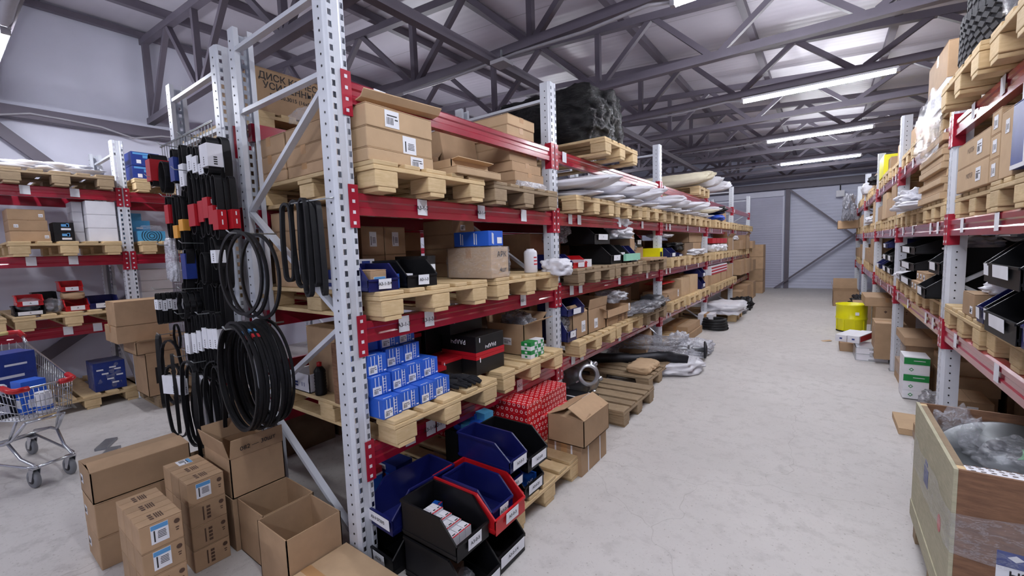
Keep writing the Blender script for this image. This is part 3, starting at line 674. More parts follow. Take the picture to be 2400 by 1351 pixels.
for i, (z, m_) in enumerate(((.0, 'white_card'), (.052, 'navy_card'), (.104, 'white_card'))):
    box1('filter_box', 'flat white and blue box stacked behind the blue bin, %s' % ['lowest', 'middle', 'top'][i], 'box', -2.18, -1.995, 1.27 + .03 * i, 1.405 + .03 * i, D3 + z, D3 + z + .05, m_, [('+x', .6, .5, .05, .03, 1), ('-y', .5, .5, .1, .02, 1)], mats=['paper' if m_ == 'navy_card' else 'navy_card'])
pbin('black bin with a white card on the second shelf, right of the blue one', -1.87, 1.56, D3, .29, .205, .14, 'black_plastic', card='A3-1-3', cw=.36)
box1('gasket_box', 'small white and navy box in the black bin on the second shelf', 'box', -1.88, -1.78, 1.475, 1.545, D3 + .006, D3 + .07, 'white_card', [('+x', .5, .4, .05, .012, 1)], mats=['navy_card'])
t, B = box1('wrapped_carton', 'dark carton in glossy film with a white label, right of the black bin', 'carton', -2.08, -1.80, 1.675, 1.735, D3, D3 + .16, 'black_film', [('+x', .5, .42, .05, .09, 1)], mats=['paper'])
for i in range(4):
    carton('dim brown carton in the tall column behind the film wrapped carton, %s' % ['lowest', 'second', 'third', 'topmost'][i], -2.40, -2.1, 2.205, 2.43, D3 + .1005 * i, D3 + .1 + .1005 * i, tape=False, st=[('+x', .45, .45, .05, .04)] if i > 1 else (), group='column of dim cartons')
t, B = carton('brown carton wrapped in crinkled clear film with handwriting', -2.08, -1.70, 2.12, 2.30, D3, D3 + .2, m='cardboard_pale', name='wrapped_carton')
t, B = carton('brown carton wrapped in crinkled clear film, handwritten APK', -2.06, -1.705, 2.165, 2.36, D3, D3 + .2, m='cardboard_pale', name='wrapped_carton') if 0 else (t, B)
letter('АРК', .05, 'ink', t, (B[1] + .002, .02, .15), (0, 1, 0), (0, 0, 1), 'handwriting'); letter('4шт', .04, 'ink', t, (B[1] + .002, .03, .05), (0, 1, 0), (0, 0, 1), 'handwriting')
blob('wrap', None, None, -.205, .205, -.105, .105, -.001, .207, 'clear_film', 11, .05, 5, 5, .97, parent=t); t.children[-1].location = (0, 0, 0)
box1('blue_box', 'bright blue box with white brush marks on the film wrapped carton', 'box', -2.04, -1.74, 2.15, 2.30, D3 + .209, D3 + .305, 'blue_card', [('-y', .2, .5, .008, .075, 1), ('-y', .26, .45, .006, .07, 1), ('-y', .6, .5, .008, .075, 1), ('-y', .66, .45, .006, .07, 1), ('+x', .25, .5, .008, .07, 1), ('+x', .32, .45, .006, .07, 1), ('+x', .75, .35, .05, .04, 1)], mats=['paper'])
t = thing('oil_filter', 'white metal filter canister standing near the second post', 'filter', (-1.80, 2.72, D3))
ob('can', MB().lathe([(0, 0), (.046, 0), (.05, .006), (.05, .15), (.044, .165), (.03, .172), (.028, .18), (0, .18)], 28), 'white_card', t)
mb = MB()
for k in range(3): mb.add([(.0508 * math.cos(a), .0508 * math.sin(a), z) for z in (.06 + .025 * k, .07 + .025 * k) for a in [(-.5 + i * .16) for i in range(7 - k)]], [(i, i + 1, 7 - k + i + 1, 7 - k + i) for i in range(6 - k)])
ob('print', mb, 'ink_red', t)

# ================================================================= near bay, lowest beam: blue filter boxes
G3 = 'small blue boxes on the lowest beam'
def blue_small(label, x1, yc, z0, lab=True, rz=0, w_=.118, h_=.098, d=.14):
    t = thing('blue_box', label, 'box', (x1 - d / 2, yc, z0), rz, G3); B = (-d / 2, d / 2, -w_ / 2, w_ / 2, 0, h_)
    ob('body', MB().box(*B), 'blue_card', t, bev=.002)
    if lab:
        sticker(B, '+x', .28, .27, .05, .042, t)
        m = MB()
        for u in (.2, .38, .58): patch(m, B, '+x', u, .68, .003, .055, 0)
        for k in range(5): patch(m, B, '+x', .66, .2 + .15 * k, .022, .002, 0)
        patch(m, B, '+x', .6, .5, .002, .085, 0); patch(m, B, '+x', .74, .5, .002, .085, 0); patch(m, B, '+x', .9, .12, .014, .006, 0)
        patch(m, B, '-y', .8, .5, .002, .08, 0); patch(m, B, '+z', .9, .35, .004, .05, 0)
        ob('print', m, 'ink_white', t)
    return t
spots = [(-1.70, 1.30, 0), (-1.71, 1.425, 0), (-1.705, 1.545, 0), (-1.72, 1.665, 0), (-1.765, 1.295, .0995), (-1.775, 1.42, .0995), (-1.79, 1.54, .0995), (-1.80, 1.655, .0995), (-1.80, 1.30, .199), (-1.85, 1.455, .199), (-1.86, 1.575, .199), (-1.88, 1.45, .2985), (-1.89, 1.57, .2985)]
for i, (x, y, z) in enumerate(spots):
    lv = ['bottom row', 'second row', 'third row', 'top row'][round(z / .0995)]; k = sum(1 for q in spots[:i] if q[2] == z)
    blue_small('small blue box with white print, %s of the blue pile, %s from the post' % (lv, ORD[k]), x - .0, y, D2 + z, rz=(.03, -.04, .02, 0, -.03)[i % 5], w_=.114)
for i, z in enumerate((0, .0995, .199)): blue_small('blue box at the back of the blue pile on the lowest beam, layer %s' % ['one', 'two', 'three'][i], -1.96, 1.54, D2 + z, False, w_=.2)
blue_small('wide blue box lying on top at the back of the blue pile', -1.90, 1.32, D2 + .2985, False, w_=.13, h_=.06)
# black and red brake boxes
def zbox(label, x1, y0, y1, z0, h_, d=.3, lid='bottom', wd=True):
    t = thing('black_box', label, 'box', (x1 - d / 2, (y0 + y1) / 2, z0), 0, 'black and red boxes'); b = (y1 - y0) / 2; B = (-d / 2, d / 2, -b, b, 0, h_)
    ob('body', MB().box(-d / 2, d / 2, -b, b, 0, h_), 'black_card', t, bev=.002)
    if lid == 'bottom': ob('lid', MB().box(-d / 2 - .003, d / 2 + .003, -b - .003, b + .003, -.0005, .022), 'red_card', t)
    if lid == 'top': ob('lid', MB().box(-d / 2 - .003, d / 2 + .003, -b - .003, b + .003, h_ - .02, h_ + .003), 'red_card', t)
    if wd: letter('РААРЧ', .04, 'ink_white', t, (0, B[2] - .0035, h_ * .7), (-1, 0, 0), (0, 0, -1)); letter('РААРЧ', .035, 'ink_white', t, (B[1] + .0035, 0, h_ * .42), (0, -1, 0), (0, 0, -1))
    m = MB(); patch(m, B, '+x', .12, .8, .008, .03, 0, .0036); ob('tag', m, 'paper', t); return t
zbox('black box with pale lettering, topmost at the front of the black and red pile', -1.78, 2.03, 2.32, D2 + .125, .125)
zbox('black box with a red lid under the front lettered one', -1.78, 2.03, 2.32, D2, .12, lid='top', wd=False)
zbox('black box with red lid edge left of the front pair', -1.90, 1.84, 2.02, D2, .12, lid='top', wd=False)
zbox('black lettered box lying behind the dark gloves', -1.86, 1.68, 1.835, D2, .1, lid='top')
zbox('black box with red lid standing behind the lettered one', -2.12, 1.72, 1.88, D2 + .1245, .15, lid='top', wd=False)
zbox('tall black box at the back of the black and red pile', -2.10, 1.90, 2.12, D2 + .1245, .25, lid='top', wd=False)
zbox('black box with a broad red lid on top of the dark pile', -1.95, 1.98, 2.3, D2 + .256, .11, lid='top', wd=False)
carton('dim brown carton behind the small blue boxes', -2.55, -2.25, 1.35, 1.7, D2, D2 + .38, tape=False)
# open carton with bag
t, B = carton('open brown carton with a grey bag bulging out near the second post', -2.15, -1.80, 2.60, 2.86, D2, D2 + .235, m='cardboard', flaps=[('+x', 68, .11), ('+y', 60, .1), ('-x', 20, .1)], st=[('-y', .55, .42, .08, .055)])
blob('plastic_bag', 'crumpled grey bag sticking out of the open carton on the lowest beam', 'plastic bag', -2.12, -1.80, 2.63, 2.85, D2 + .05, D2 + .33, 'grey_film', 21, .35)
for i in range(2):
    for j in range(4):
        box1('green_box', 'small green and white box by the second post, %s column, %s from the bottom' % (['near', 'far'][i], ORD[j]), 'box', -1.79, -1.705 - .01 * (i), 2.545 + .1 * i, 2.64 + .1 * i, D2 + .0305 * j, D2 + .03 + .0305 * j, 'green_card' if (i + j) % 2 else 'white_card', [('+x', .7, .5, .03, .02, 1), ('-y', .5, .5, .02, .015, 1)], mats=['paper' if (i + j) % 2 else 'green_card'], group='small green and white boxes')
# gloves: palm with five separate fingers
def glove(label, loc, rz, curl, seed):
    t = thing('work_glove', label, 'glove', loc, rz, 'dark work gloves'); q = random.Random(seed)
    mb = MB(); el = lambda w_, h_: [(w_ * math.cos(2 * PI * k / 12), h_ * math.sin(2 * PI * k / 12)) for k in range(12)]
    path = [(-.11, 0, .018), (-.08, 0, .02), (-.045, .002, .022), (-.01, 0, .024), (.03, 0, .02)]; wid = [.045, .038, .036, .044, .04]
    vs = []; fs = []
    for p, w_ in zip(path, wid): vs += [(p[0], p[1] + a, p[2] + b) for a, b in el(w_, .016)]
    for i in range(4): fs += [(i * 12 + k, i * 12 + (k + 1) % 12, i * 12 + 12 + (k + 1) % 12, i * 12 + 12 + k) for k in range(12)]
    mb.add(vs, fs + [tuple(range(11, -1, -1)), tuple(48 + k for k in range(12))], 0, True)
    for k, (y, ln) in enumerate(((-.032, .062), (-.011, .078), (.011, .074), (.031, .055))):
        pts = [(.015, y, .021), (.035, y * 1.1, .022 - 0), (.03 + ln * .55, y * 1.25 + q.uniform(-.004, .004), .02 - curl * .2), (.03 + ln, y * 1.3 + q.uniform(-.008, .008), .014 - curl * .5)]
        mb.tube(pts, .0095, 8); mb.lathe([(0, -.009), (.0065, -.007), (.0095, 0), (.0065, .007), (0, .009)], 8, Matrix.Translation(pts[-1]))
    pts = [(-.03, -.03, .02), (0, -.052, .018), (.028, -.066, .014), (.045, -.066, .012)]; mb.tube(pts, .011, 8); mb.lathe([(0, -.01), (.0075, -.008), (.011, 0), (.0075, .008), (0, .01)], 8, Matrix.Translation(pts[-1]))
    ob('shell', mb, 'glove_cloth', t); cf = MB()
    for a in (-.112, -.104, -.096): cf.sweep([(a, w2[0], .0185 + w2[1]) for w2 in el(.046, .0175)], [(.002, .002), (-.002, .002), (-.002, -.002), (.002, -.002)], True, up=(1, 0, 0))
    ob('cuff', cf, 'rubber', t); return t
glove('dark work glove on the pallet edge below the black boxes, left one', (-1.77, 1.80, D2 + .001), math.radians(28), .01, 3)
glove('dark work glove lying across the other, fingers over the pallet edge', (-1.76, 1.885, D2 + .012), math.radians(16), .02, 9)
# side of the near bay seen through the end frame
for j in range(4):
    for i in range(5):
        carton('small brown carton at the rack end, second shelf, %s row, %s from the back' % (rows[j].replace('floor', 'bottom').replace(' row', ''), ORD[i]), -2.74 + .112 * i, -2.63 + .112 * i, 1.285, 1.50, D3 + .1105 * j, D3 + .11 + .1105 * j, tape=False, m='cardboard', group='small cartons at the rack end')
t, B = carton('tall brown case at the rack end on the lowest beam', -2.13, -1.96, 1.255, 1.42, D2, D2 + .33, m='plywood_face', tape=False, name='case')
mb = MB().tube([(-2.32 + .0, 0, 0), (-2.32, 0, .01)], .02, 12); t = thing('spray_can', 'black ribbed bottle with a red cap on the lowest beam', 'bottle', (-2.34, 1.30, D2))
ob('bottle', MB().lathe([(0, 0), (.03, 0)] + [(.033 - .003 * (k % 2), .01 + k * .009) for k in range(16)] + [(.02, .16), (.012, .17), (0, .17)], 20), 'black_plastic', t); ob('cap', MB().lathe([(0, .165), (.014, .168), (.014, .19), (0, .195)], 14), 'red_plastic', t)
t, B = carton('open white carton with arrow print at the rack end, lowest beam', -2.62, -2.41, 1.27, 1.42, D2, D2 + .11, m='white_card', flaps=[('-y', 175, .05)], name='white_carton')
m = MB()
for k in range(3): patch(m, B, '-y', .28, .3 + .17 * k, .05, .01, 0)
for k in range(2): patch(m, B, '-y', .62 + .12 * k, .45, .004, .03, 0); patch(m, B, '-y', .62 + .12 * k, .62, .01, .006, 0)
ob('print', m, 'navy_card', t)
blob('black_bag', 'black bag on the lowest beam behind the white carton', 'plastic bag', -2.8, -2.45, 1.45, 1.9, D2, D2 + .24, 'black_film', 31, .3)
carton('dim brown carton at the back of the lowest beam near the rack end', -2.85, -2.45, 1.95, 2.4, D2, D2 + .3, tape=False)
blob('foil_bag', 'crinkled silvery film under the second beam at the rack end', 'plastic film', -2.6, -2.3, 1.45, 1.8, D2 + .335 - .09, D2 + .34, 'clear_film', 33, .4)
t, B = carton('big brown carton with black Cyrillic print on the top beam of the rear rack', -3.62, -2.985, 1.37, 1.86, D5, D5 + .285, m='cardboard', name='printed_carton')
letter('ДИСК КОЛЕСА', .06, 'ink', t, (B[1] + .002, .0, .235), (0, 1, 0), (0, 0, 1)); letter('УСИЛЕННЫЙ', .06, 'ink', t, (B[1] + .002, .0, .178), (0, 1, 0), (0, 0, 1)); letter('PR.330.3015 (16x5.5)', .036, 'ink', t, (B[1] + .002, .0, .12), (0, 1, 0), (0, 0, 1))

# ================================================================= parts bins on the floor under the near bay
pbin('lower black floor bin, nearest the aisle corner, with a wide white card', -1.375, 1.335, .004, .40, .215, .195, 'black_plastic', card='A3-0-1/2', cw=.85)
pbin('upper black floor bin full of small bearing boxes, nearest the aisle corner', -1.41, 1.335, .204, .35, .21, .17, 'black_plastic', card='A3-0-5', cw=.42)
pbin('lower black bin under the red one, with a wide white card', -1.39, 1.565, .004, .38, .225, .2, 'black_plastic', card='A3-0-1/4', cw=.85)
pbin('large red floor bin with a smaller blue bin nested in it', -1.40, 1.57, .208, .40, .235, .175, 'red_plastic', card='A3-0-3', cw=.42)
pbin('small blue bin nested inside the large red floor bin', -1.385, 1.545, .245, .31, .165, .15, 'blue_plastic', card='A3-0-4', cw=.4)
for j, (m_, lb, cd_) in enumerate((('red_plastic', 'red bin at the foot of the narrow middle bin stack', ''), ('blue_plastic', 'blue bin in the middle of the narrow bin stack', 'A3'), ('blue_plastic', 'dark blue bin on top of the narrow bin stack', 'A3-0-3'))):
    pbin(lb, -1.465, 1.765, .1455 + .115 * j, .31 + (.05 if j == 2 else 0), .13 + .02 * (j == 2), .114 + .03 * (j == 2), m_, card=cd_, cw=.8)
pbin('lower black bin on the floor pallet holding a dark blue bearing box', -1.475, 1.945, .1455, .33, .195, .16, 'black_plastic', card='A3-0-20', cw=.7)
pbin('upper black bin with sloping sides beside the red ringed boxes', -1.475, 1.95, .308, .38, .20, .175, 'black_plastic', card='A3-0-8', cw=.75)
pbin('long blue floor bin behind the end post, opening towards the camera', -1.70, 1.40, .20, .40, .2, .185, 'blue_plastic', rz=-PI / 2 - .05, card='A3 0 5720/5', cw=.9)
pbin('black floor bin under the long blue one behind the end post', -1.70, 1.40, .004, .42, .2, .19, 'black_plastic', rz=-PI / 2 - .05, card='A570', cw=.45)
pbin('black bin at the far back of the floor bins, under the lowest beam', -1.98, 1.5, .004, .4, .2, .2, 'black_plastic', rz=-PI / 2, card='', cw=.4)
pbin('black bin full of blue packets beside the red ringed boxes', -1.80, 2.03, .1455, .28, .3, .26, 'black_plastic', card=None)
G4 = 'small bearing boxes in the floor bins'
def bearing(label, x, y, z, dx, dy, dz, rz=0, m='white_card', txt=None):
    o, B = box1('bearing_box', label, 'box', x - dx / 2, x + dx / 2, y - dy / 2, y + dy / 2, z, z + dz, m, [('+x', .5, .2, dy * .9, dz * .22, 1), ('-y', .5, .5, dx * .9, dz * .7, 2), ('+z', .93, .5, dx * .12, dy * .98, 1), ('+z', .72, .5, dx * .1, dy * .5, 3)], group=G4, rz=rz, bev=.001, mats=['ink_red', 'bearing_blue', 'ink'])
    return o
k = 0
for i in range(5):
    bearing('thin white bearing box in the nearest black bin, back row, %s' % ORD[i], -1.50, 1.262 + .027 * i, .21, .07, .025, .085, rz=0)
for i in range(3):
    for j in range(3):
        bearing('small white bearing box in the nearest black bin, %s row, %s' % (['middle', 'front', 'foremost'][i], ORD[j]), -1.435 + .06 * i, 1.285 + .04 * j, .21, .055, .037, .075 - .006 * i)
bearing('blue topped bearing box leaning in the nearest black bin, larger one', -1.53, 1.405, .212, .045, .03, .075, .2, 'bearing_blue'); bearing('blue bearing box lying across the white ones in the nearest black bin', -1.41, 1.27, .288, .05, .045, .022, .3, 'bearing_blue')
for i in range(4): bearing('white topped bearing box in the long blue bin, %s' % ORD[i], -1.735 + .03 * i, 1.49, .206, .028, .07, .075)
for i in range(3): bearing('bearing box lying behind the red bin, %s' % ORD[i], -1.62 - .01 * i, 1.745 + .03 * i, .33, .05, .026, .05, .3)
for i in range(2): bearing('red and white bearing packet in the top dark blue bin, %s' % ORD[i], -1.53 + .03 * i, 1.755 + .02 * i, .38, .06, .03, .05, .2 + .2 * i)
blob('plastic_scraps', 'clear plastic scraps lying in the nested blue bin', 'plastic film', -1.45, -1.36, 1.51, 1.58, .251, .28, 'clear_film', 4, .5, 3)
blob('parts_packet', 'film packet of metal parts in the lowest front bin', 'packet', -1.34, -1.24, 1.27, 1.37, .01, .085, 'clear_film', 14, .3, 3)
box1('bearing_box', 'brown packet lying in the lowest front bin', 'box', -1.42, -1.33, 1.28, 1.38, .01, .06, 'cardboard', rz=.4)
t = thing('bearing_box', 'dark blue box with white letters inside the lower black bin', 'box', (-1.44, 1.945, .151)); ob('body', MB().box(-.1, .1, -.075, .075, 0, .07), 'bearing_blue', t); letter('SKF', .045, 'ink_white', t, (.1012, 0, .04), (0, -1, 0), (0, 0, -1))
for i in range(6): box1('blue_packet', 'light blue packet heaped in the bin by the red ringed boxes, %s' % ORD[i], 'box', -1.9 + .06 * (i % 3), -1.82 + .06 * (i % 3), 1.92 + .08 * (i // 3), 2.0 + .08 * (i // 3), .39 + .02 * (i % 2), .43 + .015 * i, 'teal_card' if i % 2 else 'blue_card', group='light blue packets', rz=.3 * i)
# bearing boxes beside the brace on the floor
t = thing('bearing_box', 'upright blue box with red and white top lettered upside down, behind the brace', 'box', (-2.12, 1.42, .155)); ob('body', MB().box(-.07, .07, -.05, .05, 0, .15), 'bearing_blue', t); ob('band', MB().box(-.071, .071, -.051, .051, .115, .151).box(-.0715, .0715, -.0515, .0515, .105, .116, 1), ['ink_red', 'white_card'], t); letter('SKF', .05, 'ink_white', t, (0, -.0525, .05), (-1, 0, 0), (0, 0, -1))
box1('bearing_box', 'blue and red bearing box lying behind the upright one', 'box', -2.10, -1.93, 1.50, 1.62, .155, .25, 'bearing_blue', [('-y', .2, .5, .02, .08, 1), ('-y', .5, .5, .09, .05, 2), ('+z', .5, .5, .1, .05, 2)], mats=['ink_red', 'white_card'])
box1('bearing_box', 'flat blue bearing box on top of the pair behind the brace', 'box', -2.18, -1.96, 1.50, 1.62, .252, .31, 'navy_card', [('-y', .3, .5, .12, .03, 1)], mats=['white_card'])
box1('bearing_box', 'red edged flat box under the upright bearing box', 'box', -2.22, -1.90, 1.36, 1.66, .10, .152, 'white_card', [('-y', .5, .3, .3, .02, 1)], mats=['ink_red'])
pbin('black bin under the bearing boxes behind the brace', -2.06, 1.52, .0, .36, .3, .098, 'black_plastic', rz=-PI / 2, card=None)

# red ringed cartons
zz = .1455; R4 = 'red cartons printed with white rings'
for i, (x0, x1, y0, y1, h_) in enumerate(((-1.80, -1.46, 2.10, 2.41, .17), (-1.80, -1.46, 2.10, 2.41, .17))):
    pass
def ringbox(label, x0, x1, y0, y1, z0, z1): box1('red_carton', label, 'carton', x0, x1, y0, y1, z0, z1, 'ring_print', group=R4, bev=.004)
ringbox('red ring-printed carton, front pile, bottom one', -1.93, -1.56, 2.26, 2.44, .146, .30); ringbox('red ring-printed carton, front pile, middle one', -1.93, -1.56, 2.26, 2.44, .301, .43); ringbox('red ring-printed carton, front pile, top one', -1.93, -1.56, 2.26, 2.44, .431, .50)
ringbox('red ring-printed carton behind the front pile, lower one', -1.98, -1.60, 2.445, 2.90, .146, .33); ringbox('red ring-printed carton behind the front pile, upper one', -1.98, -1.62, 2.445, 2.90, .331, .47)
ringbox('red ring-printed carton deep under the beam, lower one', -2.40, -1.94, 2.2, 2.9, .146, .40); ringbox('red ring-printed carton deep under the beam, raised upper one', -2.40, -1.99, 2.3, 2.9, .471, .55) if 0 else ringbox('red ring-printed carton deep under the beam, raised upper one', -2.42, -1.985, 2.3, 2.9, .401, .53)

# ================================================================= belt display on the end of the rear rack
mb = MB()
for i in range(19): mb.bar((-3.92 + .05 * i, 1.115, .75), (-3.92 + .05 * i, 1.115, 2.36), .004, .004)
for k in range(17): mb.bar((-3.93, 1.112, .76 + .1 * k), (-3.01, 1.112, .76 + .1 * k), .004, .004)
for z in (.75, 2.36): mb.bar((-3.95, 1.115, z), (-3.0, 1.115, z), .01, .01)
t = thing('mesh_panel', 'wire mesh panel hung with drive belts at the rack end', 'display grid', (0, 0, 0)); ob('grid', mb, 'galvanised', t)
for i, (x, z) in enumerate(((-3.3, 2.235), (-2.95, 2.23), (-3.1, 2.06), (-3.6, 2.08), (-3.35, 1.93), (-3.5, 1.63), (-3.1, 1.63), (-3.7, 1.335), (-3.2, 1.35), (-3.3, 1.19), (-2.95, 1.21), (-3.7, 1.02), (-3.4, .9), (-3.1, .9))): ob('hook', MB().tube([(x, 1.115, z), (x, .93, z + .004), (x, .915, z + .02)], .003, 6), 'galvanised', t)
G5 = 'drive belts on the mesh panel'
def belt(label, cx, cy, zt, hgt, wid=.05, br=.03, sleeve=None, m='rubber', rz=0, sl=(.3, .65), th=.004, lean=0, group=G5, sw=1.25):
    t = thing('drive_belt', label, 'belt', (cx, cy, zt), rz, group); r = wid / 2; pts = []
    for k in range(9): a = PI * k / 8; pts.append((r * math.cos(a), 0, -r + r * math.sin(a)))
    for k in range(1, 6): pts.append((-r - (.25 * r * math.sin(PI * k / 6)), 0, -r - (hgt - 2 * r) * k / 6))
    for k in range(9): a = PI + PI * k / 8; pts.append((r * math.cos(a), 0, -(hgt - r) + r * math.sin(a)))
    for k in range(1, 6): pts.append((r + .25 * r * math.sin(PI * k / 6), 0, -(hgt - r) + (hgt - 2 * r) * k / 6))
    pts = [(p[0] + lean * p[2], p[1], p[2]) for p in pts]
    ob('loop', belt_loop(pts, br, th), m, t)
    if sleeve:
        z0, z1 = -hgt * sl[1], -hgt * sl[0]; l0 = lean * (z0 + z1) / 2; w2 = r * 1.3 + .004
        s_ = ob('sleeve', MB().box(-w2 + l0, w2 + l0, -br * sw / 2, br * sw / 2, z0, z1), sleeve, t)
        if sleeve in ('paper', 'white_card'):
            q = MB()
            for k in range(4): q.box(w2 + l0, w2 + l0 + .0005, -br * .15, br * .15, z0 + .01 + .012 * k, z0 + .017 + .012 * k)
            for k in range(4): q.box(l0 - .004, l0 + .004, -br * sw / 2 - .0006, -br * sw / 2, z0 + .01 + .012 * k, z0 + .017 + .012 * k)
            ob('print', q, 'ink', s_)
        elif sleeve == 'red_card':
            q = MB().box(w2 + l0, w2 + l0 + .0005, -.003, .003, z0 + (z1 - z0) * .25, z0 + (z1 - z0) * .5).box(w2 + l0, w2 + l0 + .0005, -.003, .003, z0 + (z1 - z0) * .7, z0 + (z1 - z0) * .9); ob('print', q, 'ink_white', s_)
    return t
def belt_loop(pts, br, th):
    """ribbon of width br along y, following a closed path in the xz plane"""
    mb = MB(); n = len(pts); vs = []
    for i in range(n):
        a, b = Vector(pts[i - 1]), Vector(pts[(i + 1) % n]); d = (b - a); d = Vector((d.x, 0, d.z)).normalized(); nn = Vector((d.z, 0, -d.x)); p = Vector(pts[i])
        vs += [p + Vector((0, br / 2, 0)) + nn * th / 2, p + Vector((0, -br / 2, 0)) + nn * th / 2, p + Vector((0, -br / 2, 0)) - nn * th / 2, p + Vector((0, br / 2, 0)) - nn * th / 2]
    fs = [(i * 4 + q, ((i + 1) % n) * 4 + q, ((i + 1) % n) * 4 + (q + 1) % 4, i * 4 + (q + 1) % 4) for i in range(n) for q in range(4)]
    return mb.add(vs, fs)
Y0 = 1.0
def hang(label, px4, sleeve=None, br=.03, yo=0, wid=.05, **kw):
    x0, x1, z0, z1 = px4; belt(label, (x0 + x1) / 2, Y0 + yo, z1, z1 - z0, wid, br, sleeve, **kw)
hang('belt in a slim blue sleeve, first row of the mesh panel', (-3.326,-3.239,2.011,2.217), 'navy_card', .045, sl=(.25, .95))
hang('belt with a long white handwritten card, first row of the mesh panel', (-3.165,-3.146,1.950,2.223), 'paper', .034, sl=(.42, .9))
hang('belt with white card, right of the handwritten one', (-3.035,-3.009,2.006,2.193), 'paper', .03, sl=(.28, .75))
hang('ribbed belt with white card in the middle of the first row', (-2.959,-2.919,1.995,2.176), 'paper', .034, sl=(.3, .8))
hang('narrow ribbed belt beside the white carton sleeve', (-2.878,-2.854,1.987,2.159), 'paper', .026, sl=(.5, .85))
hang('belt packed in a square white carton sleeve by the post', (-2.786,-2.714,1.994,2.197), 'white_card', .06, sl=(.2, .8), wid=.075)
hang('wide black belt with a broad red sleeve, second row', (-3.040,-3.010,1.682,2.047), 'red_card', .05, sl=(.52, .87), wid=.07)
hang('black belt with striped print and red sleeve, second row', (-2.918,-2.912,1.660,2.024), 'red_card', .034, sl=(.43, .76))
hang('black belt with a high red sleeve, second row', (-2.849,-2.832,1.670,2.009), 'red_card', .034, sl=(.38, .72))
hang('black belt with a lower red sleeve, second row', (-2.782,-2.770,1.659,1.999), 'red_card', .032, sl=(.5, .8))
hang('black belt with a low red sleeve beside the post, second row', (-2.724,-2.705,1.639,1.989), 'red_card', .036, sl=(.54, .85))
hang('last black belt of the second row, partly behind the post', (-2.677,-2.646,1.646,1.982), 'red_card', .03, sl=(.54, .85), yo=.05)
hang('belt with a red and white sleeve at the left of the panel', (-3.479,-3.458,1.679,1.946), 'red_card', .04, sl=(.2, .65))
hang('belt with an orange sleeve at the left of the panel', (-3.359,-3.343,1.597,1.944), 'orange_card', .036, sl=(.55, .78))
hang('second belt with an orange sleeve at the left of the panel', (-3.257,-3.255,1.594,1.929), 'orange_card', .03, sl=(.43, .64))
hang('plain dark belt behind the orange sleeved ones', (-3.197,-3.161,1.592,1.928), None, .03, yo=.04)
hang('pile of belts in a bright red sleeve at the top left of the panel', (-3.732,-3.515,2.029,2.236), 'red_card', .09, sl=(.18, .85), wid=.06)
hang('black belt folded over the left end of the top row', (-3.608,-3.365,1.973,2.172), None, .05, wid=.1)
blob('wrapped_belt', 'long belt bundle in crinkled clear plastic hanging at the left of the panel', 'packet', -3.62, -3.46, .97, 1.03, 1.39, 1.70, 'milky_film', 8, .18, 4, group=None)
hang('belt in a slanted blue and white sleeve in the middle row', (-3.325,-3.106,1.341,1.598), 'navy_card', .045, sl=(.1, .72), lean=.28)
for i in range(4): hang('black belt hanging in a close row beside the post, middle row, %s' % ORD[i], (-2.998,-2.958,1.383,1.571), None, .03, yo=.035 * i, wid=.06)
hang('belt with a tilted white tag beside the rings', (-2.846,-2.747,1.473,1.654), 'paper', .04, sl=(.4, .8), lean=-.15)
for i in range(6): hang('short belt with white card in the tight bundle at the left, %s' % ORD[i], (-3.758,-3.746,1.091,1.307), 'paper', .02, sl=(.2 + .03 * (i % 2), .52 + .05 * (i % 2)), yo=-.045 + .028 * i, wid=.05)
for i in range(4): hang('dark belt loop beside the tight bundle, %s' % ORD[i], (-3.304,-3.258,1.162,1.332), None, .024, yo=-.04 + .033 * i, wid=.12)
for i, (a, z) in enumerate(((410, 480), (500, 440), (560, 440), (640, 390), (710, 400), (775, 420), (840, 560))):
    pass
hang('narrow belt with a long white card, lower row, first from the left', (-3.349,-3.345,0.792,1.156), 'paper', .034, sl=(.28, .64))
hang('narrow belt with a long white card, lower row, second from the left', (-3.225,-3.220,0.820,1.184), 'paper', .034, sl=(.32, .66))
hang('narrow belt with a long white card, lower row, third from the left', (-3.137,-3.136,0.847,1.194), 'paper', .032, sl=(.3, .66))
hang('narrow belt with a long white card, lower row, fourth from the left', (-3.040,-3.039,0.875,1.219), 'paper', .034, sl=(.3, .66))
hang('narrow belt with a long white card, lower row, fifth from the left', (-2.967,-2.958,0.894,1.219), 'paper', .03, sl=(.32, .68))
hang('narrow belt with a long white card, lower row, last before the rings', (-2.892,-2.889,0.904,1.214), 'paper', .028, sl=(.3, .68))
hang('red belt among the narrow belts of the lower row', (-3.260,-3.239,0.955,1.183), None, .02, m='red_plastic', yo=.05)
hang('thin belt hanging far left below the tight bundle', (-3.625,-3.572,0.920,1.095), None, .014, wid=.1)
for i, (a, b, c_, d) in enumerate(((175, 760, 330, 1700), (300, 770, 400, 1500), (170, 950, 300, 1900), (200, 1150, 420, 2000), (330, 1180, 430, 2150), (430, 1160, 540, 2100), (560, 1210, 640, 2150), (640, 1190, 720, 2120), (720, 1150, 800, 2000))):
    pass
